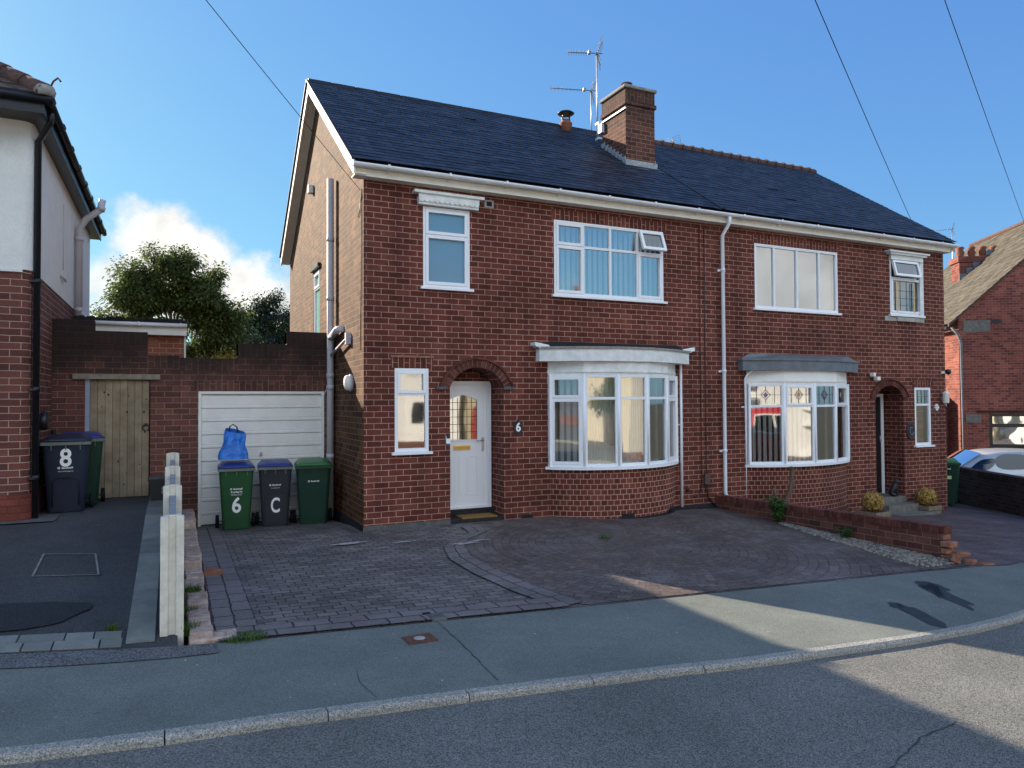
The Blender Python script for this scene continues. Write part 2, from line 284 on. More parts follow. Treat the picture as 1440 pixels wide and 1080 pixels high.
MT['slab'] = mat('paving_slab', (.17, .18, .165), .85, .2, noise_amt=.2, noise_scale=6, island=.18, bump=.3)
MT['stain'] = mat('oil_stain', (.035, .042, .048), .7, .3, noise_amt=.2, noise_scale=8)
def sett_mat(name, cols, joint, bw, rh, ms, warp, worn=.35, vor=0.):
    """stamped concrete: worn, dusty setts with dark joints that fade in places"""
    m = brick_mat(name, cols, joint, bw=bw, rh=rh, ms=ms, rough=.62, bump=.9, warp=warp, lowamt=.28, smooth=.35, dist=.02, spec=.35, lowscale=1.1)
    t = m.node_tree; b = t.nodes['Principled BSDF']; src = b.inputs['Base Color'].links[0].from_socket
    tcn = NN(t, 'ShaderNodeTexCoord'); n4 = NN(t, 'ShaderNodeTexNoise', Scale=1.5, Detail=9., Roughness=.72); LK(t, tcn.outputs['Object'], n4.inputs['Vector'])
    m4 = NN(t, 'ShaderNodeMapRange', interpolation_type='SMOOTHSTEP'); LK(t, n4.outputs['Fac'], m4.inputs['Value']); m4.inputs['From Min'].default_value = .46; m4.inputs['From Max'].default_value = .72; m4.inputs['To Max'].default_value = worn
    x = NN(t, 'ShaderNodeMix', data_type='RGBA'); LK(t, m4.outputs[0], x.inputs[0]); LK(t, src, x.inputs[6]); x.inputs[7].default_value = (.24, .225, .23, 1)
    LK(t, x.outputs[2], b.inputs['Base Color'])
    return m
SC = [(.105, .09, .083), (.15, .13, .118), (.185, .162, .15), (.125, .108, .10)]
MT['sett'] = sett_mat('stamped_setts', SC, (.020, .018, .020), .175, .102, .006, .011)
MT['settbig'] = sett_mat('stamped_border', [(.135, .12, .115), (.17, .15, .142), (.15, .132, .126)], (.022, .02, .022), .30, .17, .009, .010)
MT['fan'] = sett_mat('stamped_fan', [(.085, .064, .056), (.115, .088, .076), (.098, .074, .066), (.14, .108, .096)], (.04, .032, .033), .13, .115, .005, .022, worn=.4)
MT['paver'] = sett_mat('block_paving', [(.07, .05, .05), (.10, .07, .065), (.085, .065, .068), (.125, .085, .075)], (.025, .022, .022), .2, .1, .004, .001, worn=.3)
# ------------------------------------------------------------------ mesh helper
def wl(o):
    p = V((0, 0, 0)); 
    while o: p = p+o.location; o = o.parent
    return p
class MB:
    def __init__(s): s.v = []; s.f = []; s.uv = {}; s.sm = set()
    def vert(s, p): s.v.append(tuple(p)); return len(s.v)-1
    def poly(s, pts, uv=None, smooth=False):
        i = [s.vert(p) for p in pts]; s.f.append(i)
        if uv: s.uv[len(s.f)-1] = uv
        if smooth: s.sm.add(len(s.f)-1)
        return s
    def box(s, a, b, T=None):
        x0, y0, z0 = a; x1, y1, z1 = b
        P = [(x0, y0, z0), (x1, y0, z0), (x1, y1, z0), (x0, y1, z0), (x0, y0, z1), (x1, y0, z1), (x1, y1, z1), (x0, y1, z1)]
        if T: P = [T(V(p)) for p in P]
        k = len(s.v); s.v += [tuple(p) for p in P]
        for q in ((0, 3, 2, 1), (4, 5, 6, 7), (0, 1, 5, 4), (1, 2, 6, 5), (2, 3, 7, 6), (3, 0, 4, 7)): s.f.append([k+i for i in q])
        return s
    def prism(s, poly, d, T=None):
        """extrude polygon pts (3D) by vector d"""
        n = len(poly); A = [V(p) for p in poly]; B = [p+V(d) for p in A]
        if T: A = [T(p) for p in A]; B = [T(p) for p in B]
        k = len(s.v); s.v += [tuple(p) for p in A+B]
        s.f.append([k+i for i in range(n)][::-1]); s.f.append([k+n+i for i in range(n)])
        for i in range(n): j = (i+1) % n; s.f.append([k+i, k+j, k+n+j, k+n+i])
        return s
    def tube(s, pts, r, n=10, cap=True):
        pts = [V(p) for p in pts]; rs = r if isinstance(r, (list, tuple)) else [r]*len(pts); rings = []; up = None
        for i, p in enumerate(pts):
            d = (pts[min(i+1, len(pts)-1)]-pts[max(i-1, 0)]).normalized()
            if up is None: up = V((0, 0, 1)) if abs(d.z) < .9 else V((1, 0, 0))
            a = d.cross(up).normalized(); b = d.cross(a).normalized(); up = a.cross(d).normalized() if False else up
            rings.append([s.vert(p+(a*cos(2*pi*k/n)+b*sin(2*pi*k/n))*rs[i]) for k in range(n)])
        for i in range(len(pts)-1):
            for k in range(n):
                s.f.append([rings[i][k], rings[i][(k+1) % n], rings[i+1][(k+1) % n], rings[i+1][k]]); s.sm.add(len(s.f)-1)
        if cap: s.f.append(rings[0][::-1]); s.f.append(rings[-1])
        return s
    def lathe(s, c, prof, n=16, cap=True):
        c = V(c); rings = [[s.vert(c+V((r*cos(2*pi*k/n), r*sin(2*pi*k/n), z))) for k in range(n)] for r, z in prof]
        for i in range(len(prof)-1):
            for k in range(n): s.f.append([rings[i][k], rings[i][(k+1) % n], rings[i+1][(k+1) % n], rings[i+1][k]]); s.sm.add(len(s.f)-1)
        if cap: s.f.append(rings[0][::-1]); s.f.append(rings[-1])
        return s
    def grid(s, P, smooth=True, uvf=None):
        """P[i][j] points"""
        I = [[s.vert(p) for p in row] for row in P]
        for i in range(len(P)-1):
            for j in range(len(P[0])-1):
                s.f.append([I[i][j], I[i][j+1], I[i+1][j+1], I[i+1][j]])
                if smooth: s.sm.add(len(s.f)-1)
                if uvf: s.uv[len(s.f)-1] = [uvf(i, j), uvf(i, j+1), uvf(i+1, j+1), uvf(i+1, j)]
        return s
    def build(s, name, m, parent=None, bevel=0., origin=None):
        off = wl(parent) if parent else (V(origin) if origin else V((0, 0, 0)))
        me = bpy.data.meshes.new(name); me.from_pydata([tuple(V(p)-off) for p in s.v], [], s.f); me.update()
        ul = me.uv_layers.new(name='UVMap')
        for p in me.polygons:
            if p.index in s.uv:
                for li, q in zip(p.loop_indices, s.uv[p.index]): ul.data[li].uv = q
            else:
                n = p.normal; ax = max(range(3), key=lambda i: abs(n[i]))
                for li, vi in zip(p.loop_indices, p.vertices):
                    c = s.v[vi]; ul.data[li].uv = (c[1], c[2]) if ax == 0 else (c[0], c[2]) if ax == 1 else (c[0], c[1])
            if p.index in s.sm: p.use_smooth = True
        me.materials.append(MT[m] if isinstance(m, str) else m)
        o = bpy.data.objects.new(name, me); COL.objects.link(o)
        if parent: o.parent = parent
        elif origin: o.location = origin
        if bevel:
            b = o.modifiers.new('bevel', 'BEVEL'); b.width = bevel; b.segments = 2; b.limit_method = 'ANGLE'; b.angle_limit = rad(40)
        return o
def thing(name, label, cat, loc=(0, 0, 0), rz=0, group=None):
    o = bpy.data.objects.new(name, None); COL.objects.link(o); o.location = loc; o.rotation_euler = (0, 0, rz); o.empty_display_size = .2
    o['label'] = label; o['category'] = cat
    if group: o['group'] = group
    return o
def tag(o, label, cat, group=None):
    o['label'] = label; o['category'] = cat
    if group: o['group'] = group
    return o
def struct(o, kind='structure', label=None):
    o['kind'] = kind
    if label: o['label'] = label
    return o
def copy_tree(o, parent=None):
    c = o.copy(); COL.objects.link(c)
    if parent: c.parent = parent
    for ch in list(o.children): copy_tree(ch, c)
    return c
def text_part(name, body, size, m, parent, loc, rot, depth=.002, sx=1., bold=0.):
    cu = bpy.data.curves.new(name, 'FONT'); cu.body = body; cu.size = size; cu.extrude = depth; cu.align_x = 'CENTER'; cu.align_y = 'CENTER'; cu.offset = bold
    tmp = bpy.data.objects.new('tmp', cu); COL.objects.link(tmp)
    dg = bpy.context.evaluated_depsgraph_get(); me = bpy.data.meshes.new_from_object(tmp.evaluated_get(dg)); bpy.data.objects.remove(tmp)
    me.materials.clear(); me.materials.append(MT[m])
    o = bpy.data.objects.new(name, me); COL.objects.link(o); o.parent = parent; o.location = loc; o.rotation_euler = rot; o.scale = (sx, 1, 1)
    return o
def interp(x, xs, ys):
    if x <= xs[0]: return ys[0]
    for i in range(1, len(xs)):
        if x <= xs[i]: k = (x-xs[i-1])/(xs[i]-xs[i-1]); return ys[i-1]+(ys[i]-ys[i-1])*k
    return ys[-1]
# ------------------------------------------------------------------ ground
MT['stepc'] = mat('step_concrete', (.15, .145, .13), .9, .15, noise_amt=.3, noise_scale=10, bump=.5)
MT['scuff'] = mat('chalk_scuff', (.36, .34, .34), .9, .1, noise_amt=.3, noise_scale=20)
STAINS = ((6.22, 4.38, .40, .085, 1.14), (6.33, 4.72, .12, .06, .9), (7.18, 4.78, .50, .10, 1.08), (7.42, 5.10, .22, .13, 1.2), (7.28, 4.95, .34, .05, .75))
D = 10.2; GY = 12.3; XL = 2.473; XP = 8.93; XR = 15.44
Pz = lambda X: interp(X, [-60, -1.5, 0, 3, 9, 12, 16, 60], [3., .12, .03, -.05, -.22, -.38, -.62, -3.6])
KF = lambda X: interp(X, [-60, -12, -.78, .55, 1.86, 3.1, 3.9, 5.5, 6.3, 7.05, 9, 16, 60], [11, 5.6, 4.40, 4.36, 4.26, 4.14, 4.04, 3.95, 3.94, 4.0, 4.35, 6.2, 19])
FBk = lambda X: interp(X, [-60, -1.1, .29, 3.1, 8.1, 9.7, 16, 60], [13, 6.1, 5.92, 5.79, 5.62, 5.5, 7.7, 21])
OK_ = lambda X: -1.0-.02*X
def sheet(name, x0, x1, f0, f1, z, m, ny=4, dx=.5, kind='structure', skirt=0, uvrot=None):
    n = max(1, int(math.ceil((x1-x0)/dx))); rows = []
    for i in range(n+1):
        x = x0+(x1-x0)*i/n; a, b = f0(x), f1(x); rows.append([(x, a+(b-a)*j/ny, z(x, a+(b-a)*j/ny)) for j in range(ny+1)])
    b = MB(); b.grid(rows, smooth=False)
    b.f = [q[::-1] for q in b.f]
    for q in range(len(b.f)):
        b.uv[q] = [(b.v[i][0], b.v[i][1]) if not uvrot else uvrot(b.v[i][0], b.v[i][1]) for i in b.f[q]]
    o = b.build(name, m); 
    if kind: o['kind'] = kind
    return o
lerp = lambda a, b, k: a+(b-a)*max(0, min(1, k))
HX = lambda X: interp(X, [0, 5, 8.95, 9.0, 12, 15.4, 20, 60], [0, 0, -.12, -.26, -.42, -.60, -.85, -3.6])
def z6(X, Y):
    f = FBk(X); k = (Y-f)/(D-f); z = lerp(Pz(X)+.004, HX(X), k)
    if Y > D: z = lerp(0, -.10, (Y-D)/2.1)
    return z
def z8(X, Y): f = FBk(X); return lerp(Pz(X)+.006, .42, (Y-f)/(D+.2-f))
def zR(X, Y): f = FBk(X); return lerp(Pz(X)+.004, HX(X), (Y-f)/(D-f))
# far ground in one sheet
b = MB(); rows = []
xs = [-900, -300, -120, -60, -30, -12, -6, 0, 6, 12, 20, 30, 60, 120, 300, 900]; ys = [-900, -300, -120, -60, -30, -18, -12, -6, 0, 6, 12, 20, 30, 60, 120, 300, 900]
b.grid([[(x, y, Pz(max(-60, min(60, x)))-.45-(.35 if x > 5 else 0)) for y in ys] for x in xs], smooth=False); b.f = [q[::-1] for q in b.f]
struct(b.build('ground', 'cover'))
struct(sheet('road', -60, 60, OK_, lambda X: KF(X)+.02, lambda X, Y: Pz(X)-.045-.012*abs(KF(X)-Y if Y > 1 else Y+1.0)*.3, 'road', ny=8))
struct(sheet('pavement', -60, 60, lambda X: KF(X)+.078, FBk, lambda X, Y: Pz(X), 'pave', ny=3))
struct(sheet('far_pavement', -60, 60, lambda X: -3.0-.02*X, lambda X: OK_(X)-.12, lambda X, Y: Pz(X)+.05, 'pave', ny=2))
struct(sheet('driveway', .30, XP, FBk, lambda X: D+.3 if X > XL else GY+.1, z6, 'sett', ny=14, dx=.25))
struct(sheet('neighbour_driveway', -9, .04, FBk, lambda X: GY+.1, z8, 'tarmac', ny=10))
struct(sheet('forecourt', XP, 60, FBk, lambda X: 40, zR, 'paver', ny=20, uvrot=lambda x, y: ((x-y)*.7071, (x+y)*.7071)))
# fan-patterned area, laid on the setts, bounded by the curved band
BX = lambda Y: interp(Y, [5.4, 5.79, 6.5, 7.3, 8.0, 8.6, 9.0, 9.4, 10.2], [3.35, 3.22, 3.06, 2.98, 2.98, 3.12, 3.35, 3.8, 3.9])
b = MB(); rows = []
for j in range(25):
    Y = 5.62+(10.15-5.62)*j/24; row = []
    for i in range(25):
        x0 = BX(Y)+.25; x = x0+(XP-.02-x0)*i/24; yy = max(Y, FBk(x)+.02); row.append((x, yy, z6(x, yy)+.008))
    rows.append(row)
def fanuv(i, j):
    x, y, _ = rows[i][j]; r = hypot(x-5.6, y-7.9); return (atan2(y-7.9, x-5.6)*1.6, r)
b.grid(rows, smooth=False)
for q in range(len(b.f)):
    u = []; 
    for i in b.f[q]:
        x, y = b.v[i][0]-5.6, b.v[i][1]-7.9; u.append((atan2(y, x)*2.2, hypot(x, y)))
    if max(p[0] for p in u)-min(p[0] for p in u) > 3: u = [(p[0]+2*pi*2.2 if p[0] < 0 else p[0], p[1]) for p in u]
    b.uv[q] = u
struct(b.build('patterned_driveway', 'fan'))
# border bands of larger stamped blocks
b = MB(); P = []; L = 0; last = None
for j in range(41):
    Y = 5.80+(9.9-5.80)*j/40; P.append((BX(Y), Y))
rows = []
for j, (x, y) in enumerate(P):
    if last: L += hypot(x-last[0], y-last[1])
    last = (x, y); rows.append([(x-.02, y, z6(x, y)+.012), (x+.28, y+.05, z6(x, y)+.012), L])
for j in range(40):
    a, c = rows[j], rows[j+1]; b.poly([a[0], a[1], c[1], c[0]], uv=[(a[2], 0), (a[2], .34), (c[2], .34), (c[2], 0)])
for i in range(60):                       # front edge band
    x0, x1 = .32+i*.05, .32+(i+1)*.05
    b.poly([(x0, FBk(x0), z6(x0, FBk(x0))+.016), (x1, FBk(x1), z6(x1, FBk(x1))+.016), (x1, FBk(x1)+.32, z6(x1, FBk(x1)+.32)+.016), (x0, FBk(x0)+.32, z6(x0, FBk(x0)+.32)+.016)], uv=[(x0, 0), (x1, 0), (x1, .34), (x0, .34)])
for i in range(40):                       # left edge band
    y0, y1 = 6.25+i*.145, 6.25+(i+1)*.145
    b.poly([(.31, y0, z6(.31, y0)+.012), (.64, y0, z6(.64, y0)+.012), (.64, y1, z6(.64, y1)+.012), (.31, y1, z6(.31, y1)+.012)], uv=[(y0, .34), (y0, 0), (y1, 0), (y1, .34)])
struct(b.build('driveway_border', 'settbig'))
# kerb stones (one run with joints)
b = MB(); x = -14.; k = 0
while x < 20:
    L_ = .9 if x < 6.2 else .9; x1 = x+L_*(.97 if x < 7 else .8); g = .004
    for s in range(3):
        a0, a1 = x+(x1-x)*s/3+(g if s == 0 else 0), x+(x1-x)*(s+1)/3-(g if s == 2 else 0)
        q = []
        for xx in (a0, a1):
            y = KF(xx); z = Pz(xx)+.006; q.append([(xx, y, z-.2), (xx, y, z-.022), (xx, y+.02, z), (xx, y+.085, z+.002), (xx, y+.085, z-.2)])
        b.grid(q, smooth=False)
    for xx, rev in ((x+g, 0), (x1-g, 1)):
        y = KF(xx); z = Pz(xx)+.006; p = [(xx, y, z-.2), (xx, y, z-.022), (xx, y+.02, z), (xx, y+.085, z+.002), (xx, y+.085, z-.2)]; b.poly(p[::-1] if rev else p)
    x = x1
struct(b.build('kerb', 'kerb'))
b = MB(); b.grid([[(x, OK_(x), Pz(x)-.1), (x, OK_(x), Pz(x)+.055), (x, OK_(x)-.13, Pz(x)+.055), (x, OK_(x)-.13, Pz(x)-.1)] for x in [i*2. for i in range(-20, 21)]], smooth=False); struct(b.build('far_kerb', 'kerb'))
# old asphalt strip at the back of the left pavement, sett rows, slabs
struct(sheet('pavement_edge_strip', -9, .31, lambda X: FBk(X)-.27+.05*sin(X*2.1), lambda X: FBk(X)-.01, lambda X, Y: Pz(X)+.008, 'kerbstrip', ny=1, dx=.15))
b = MB(); 
for r in range(2):
    x = -6.-r*.2
    while x < -.33:
        L_ = random.choice((.19, .24, .30)); x1 = min(x+L_, -.33); y0 = FBk(x)+.03+r*.15; z = z8(x, y0)+.012
        b.prism([(x+.006, y0, z-.1), (x1-.006, FBk(x1)+.03+r*.15, z8(x1, y0)+.012-.1), (x1-.006, FBk(x1)+.17+r*.15, z8(x1, y0+.14)+.012-.1), (x+.006, y0+.14, z8(x, y0+.14)+.012-.1)], (0, 0, .1)); x = x1
o = b.build('paver_strip', 'slab'); struct(o)
b = MB(); y = 6.08
while y < 12.2:
    y1 = min(y+.6, 12.25); z0, z1 = z8(-.2, y)+.014, z8(-.2, y1)+.014; xa, xb = -.31, -.115
    b.prism([(xa, y+.005, z0-.1), (xb, y+.005, z0-.1), (xb, y1-.005, z1-.1), (xa, y1-.005, z1-.1)], (0, 0, .1)); y = y1
struct(b.build('slab_edging', 'slab'))
def blob(name, cx, cy, rx, ry, rot, zf, m, seed=0, label=None, dz=.005, n=40, rag=.22, **kw):
    b = MB(); pts = []
    for k in range(n):
        a = 2*pi*k/n; q = noise.noise(V((cos(a)*1.3+seed*7, sin(a)*1.3, seed)))*rag*1.6+noise.noise(V((cos(a)*4+seed*3, sin(a)*4, 2)))*rag*.6
        r = 1+q; x, y = rx*r*cos(a), ry*r*sin(a); X, Y = cx+x*cos(rot)-y*sin(rot), cy+x*sin(rot)+y*cos(rot); pts.append((X, Y, zf(X, Y)+dz))
    c = (cx, cy, zf(cx, cy)+dz)
    for k in range(n): b.poly([c, pts[k], pts[(k+1) % n]])
    return struct(b.build(name, m), label=label)
PZ = lambda X, Y: Pz(X)
blob('tarmac_patch', -1.22, 6.85, .62, .34, .05, z8, 'tarmac_dk', 3, dz=.014, rag=.12)
for i, a in enumerate(STAINS):
    blob('water_stain', *a, PZ, 'stain', i+5, dz=.005, rag=.3)
for i, (x, y, rx, ry) in enumerate(((2.06, 9.35, .20, .045), (2.72, 9.15, .16, .03), (3.45, 8.75, .16, .05), (3.68, 8.85, .14, .03), (2.4, 8.9, .10, .02))):
    blob('chalky_scuff', x, y, rx, ry, .1, z6, MT['scuff'], i+15, dz=.019, rag=.6)
# crack and sealed joint lines across the pavement
def crack(name, pts, w, zf, m='rubber', dz=.006, seed=1):
    b = MB(); P = []
    rnd = random.Random(seed)
    for i in range(len(pts)-1):
        for k in range(8):
            t = k/8; P.append((pts[i][0]+(pts[i+1][0]-pts[i][0])*t+rnd.uniform(-1, 1)*w, pts[i][1]+(pts[i+1][1]-pts[i][1])*t+rnd.uniform(-1, 1)*w))
    P.append(pts[-1])
    for i in range(len(P)-1):
        (x0, y0), (x1, y1) = P[i], P[i+1]; d = hypot(x1-x0, y1-y0)+1e-6; nx, ny = -(y1-y0)/d*w/2, (x1-x0)/d*w/2; q0, q1 = rnd.uniform(.5, 1.3), rnd.uniform(.5, 1.3)
        b.poly([(x0-nx*q0, y0-ny*q0, zf(x0, y0)+dz), (x1-nx*q1, y1-ny*q1, zf(x1, y1)+dz), (x1+nx*q1, y1+ny*q1, zf(x1, y1)+dz), (x0+nx*q0, y0+ny*q0, zf(x0, y0)+dz)])
    return struct(b.build(name, m))
crack('pavement_joint', [(2.04, 5.82), (2.02, 5.1), (1.98, 4.42)], .006, PZ)
crack('pavement_crack', [(1.16, 5.0), (1.12, 4.75), (1.16, 4.45)], .0035, PZ, seed=3)
crack('road_crack', [(3.05, 2.42), (3.45, 2.62), (3.95, 2.80), (4.35, 2.85)], .009, lambda X, Y: Pz(X)-.045-.012*abs(KF(X)-Y)*.3, 'stain', seed=4)
# white worn paint marks left by an old outline on the neighbour's tarmac
b = MB(); Q = [(-1.17, 7.94), (-.63, 7.85), (-.72, 8.60), (-1.19, 8.72)]
for i in range(4):
    (x0, y0), (x1, y1) = Q[i], Q[(i+1) % 4]; d = hypot(x1-x0, y1-y0); nx, ny = -(y1-y0)/d*.009, (x1-x0)/d*.009
    b.poly([(x0-nx, y0-ny, z8(x0, y0)+.012), (x1-nx, y1-ny, z8(x1, y1)+.012), (x1+nx, y1+ny, z8(x1, y1)+.012), (x0+nx, y0+ny, z8(x0, y0)+.012)])
o = b.build('manhole_outline', mat('worn_line', (.20, .20, .19), .8, .2, noise_amt=.4, noise_scale=20)); tag(o, 'thin pale outline of a recessed manhole cover in the left tarmac drive', 'manhole cover')
# ------------------------------------------------------------------ pavement ironwork, drain block
t = thing('inspection_cover', 'small rusty square inspection cover with a grey disc, set in the pavement', 'cover', (1.76, 5.44, Pz(1.76)), .05)
b = MB(); b.box((-.12, -.10, -.03), (.12, .10, .007)); o = b.build('frame', 'iron'); o.parent = t
b = MB(); b.box((-.105, -.085, .007), (.105, .085, .010)); o = b.build('lid', 'iron'); o.parent = t
b = MB(); b.lathe((0, 0, .0105), [(.045, 0), (.045, .002), (.04, .004)], 20); o = b.build('disc', 'concrete'); o.parent = t
t = thing('drain_block', 'grey concrete drain block with a dark hole at the front edge of the setts', 'drain', (2.03, 5.90, z6(2.03, 5.9)), .0)
b = MB(); b.box((-.03, -.07, -.05), (.11, .10, .022)); o = b.build('block', 'concrete_dk', bevel=.01); o.parent = t
b = MB(); b.box((-.09, .10, .010), (.02, .16, .018)); o = b.build('hole', 'rubber'); o.parent = t
# ------------------------------------------------------------------ wall builder
def arc_z(x, xa, xb, zs, rise):
    hw = (xb-xa)/2; R = (hw*hw+rise*rise)/(2*rise); xc = (xa+xb)/2; return zs+rise-R+sqrt(max(0, R*R-(x-xc)**2))
def wall_y(b, Y, x0, x1, z0, z1, holes, arches=(), depth=.09):
    """wall facing -Y in plane Y with rectangular holes (xa,xb,za,zb[,depth]) and arched ones (xa,xb,za,zs,rise,depth)"""
    H = [h[:4] for h in holes]+[(a[0], a[1], a[2], a[3]+a[4]+.02) for a in arches]
    xs = sorted({x0, x1, *[h[0] for h in H], *[h[1] for h in H]}); zs = sorted({z0, z1, *[h[2] for h in H], *[h[3] for h in H]})
    for i in range(len(xs)-1):
        for j in range(len(zs)-1):
            cx, cz = (xs[i]+xs[i+1])/2, (zs[j]+zs[j+1])/2
            if any(h[0] < cx < h[1] and h[2] < cz < h[3] for h in H): continue
            b.poly([(xs[i], Y, zs[j]), (xs[i+1], Y, zs[j]), (xs[i+1], Y, zs[j+1]), (xs[i], Y, zs[j+1])])
    for h in holes:
        xa, xb, za, zb = h[:4]; d = h[4] if len(h) > 4 else depth
        for q in ([(xa, Y, za), (xa, Y, zb), (xa, Y+d, zb), (xa, Y+d, za)], [(xb, Y, za), (xb, Y+d, za), (xb, Y+d, zb), (xb, Y, zb)], [(xa, Y, zb), (xb, Y, zb), (xb, Y+d, zb), (xa, Y+d, zb)], [(xa, Y, za), (xa, Y+d, za), (xb, Y+d, za), (xb, Y, za)]): b.poly(q)
    for xa, xb, za, zs_, rise, d in arches:
        n = 20; zt = zs_+rise+.02
        for k in range(n):
            p, q = xa+(xb-xa)*k/n, xa+(xb-xa)*(k+1)/n; zp, zq = arc_z(p, xa, xb, zs_, rise), arc_z(q, xa, xb, zs_, rise)
            b.poly([(p, Y, zp), (q, Y, zq), (q, Y, zt), (p, Y, zt)])
            b.poly([(p, Y, zp), (p, Y+d, zp), (q, Y+d, zq), (q, Y, zq)], uv=[(0, p), (d, p), (d, q), (0, q)])
        b.poly([(xa, Y, za), (xa, Y, zs_), (xa, Y+d, zs_), (xa, Y+d, za)]); b.poly([(xb, Y, za), (xb, Y+d, za), (xb, Y+d, zs_), (xb, Y, zs_)])
    return b
def arch_ring(parent, xa, xb, zs_, rise, thick, Y, m='brick', name='arch'):
    hw = (xb-xa)/2; R = (hw*hw+rise*rise)/(2*rise); xc = (xa+xb)/2; zc = zs_+rise-R; am = asin(min(1, hw/R)); am2 = am+.10
    n = int(round(2*am2*(R+thick/2)/.078)); b = MB()
    mb = MB()
    for k in range(n):
        a0 = -am2+2*am2*k/n; a1 = -am2+2*am2*(k+1)/n; g = .0055/(R+thick/2)
        P = [(xc+r*sin(a), Y-.020, zc+r*cos(a)) for r, a in ((R, a0+g), (R, a1-g), (R+thick, a1-g), (R+thick, a0+g))]; b.prism(P, (0, .06, 0))
        P = [(xc+r*sin(a), Y-.010, zc+r*cos(a)) for r, a in ((R+.002, a0), (R+.002, a1), (R+thick-.004, a1), (R+thick-.004, a0))]; mb.prism(P, (0, .05, 0))
        P = [(xc+r*sin(a), Y-.045, zc+r*cos(a)) for r, a in ((R+thick, a0), (R+thick, a1), (R+thick+.032, a1), (R+thick+.032, a0))]; b.prism(P, (0, .07, 0))
    o = b.build(name, mat('arch_brick', (.105, .036, .027), .85, .2, noise_amt=.3, noise_scale=30, island=.35, bump=.6, bump_scale=50), parent); mb.build('mortar', mat('arch_mortar', (.40, .25, .19), .9, .1), o)
    return o
def soldier(parent, x0, x1, z0, z1, Y, m='brick'):
    b = MB(); P = [(x0, Y-.004, z0), (x1, Y-.004, z0), (x1, Y-.004, z1), (x0, Y-.004, z1)]
    b.poly(P, uv=[(.004, p[0]) if p[2] == z0 else (.2145, p[0]) for p in P])
    for q in ([(x0, Y-.004, z0), (x0, Y-.004, z1), (x0, Y+.002, z1), (x0, Y+.002, z0)], [(x1, Y-.004, z0), (x1, Y+.002, z0), (x1, Y+.002, z1), (x1, Y-.004, z1)], [(x0, Y-.004, z1), (x1, Y-.004, z1), (x1, Y+.002, z1), (x0, Y+.002, z1)], [(x0, Y-.004, z0), (x0, Y+.002, z0), (x1, Y+.002, z0), (x1, Y-.004, z0)]): b.poly(q)
    return b.build('soldier_course', m, parent)
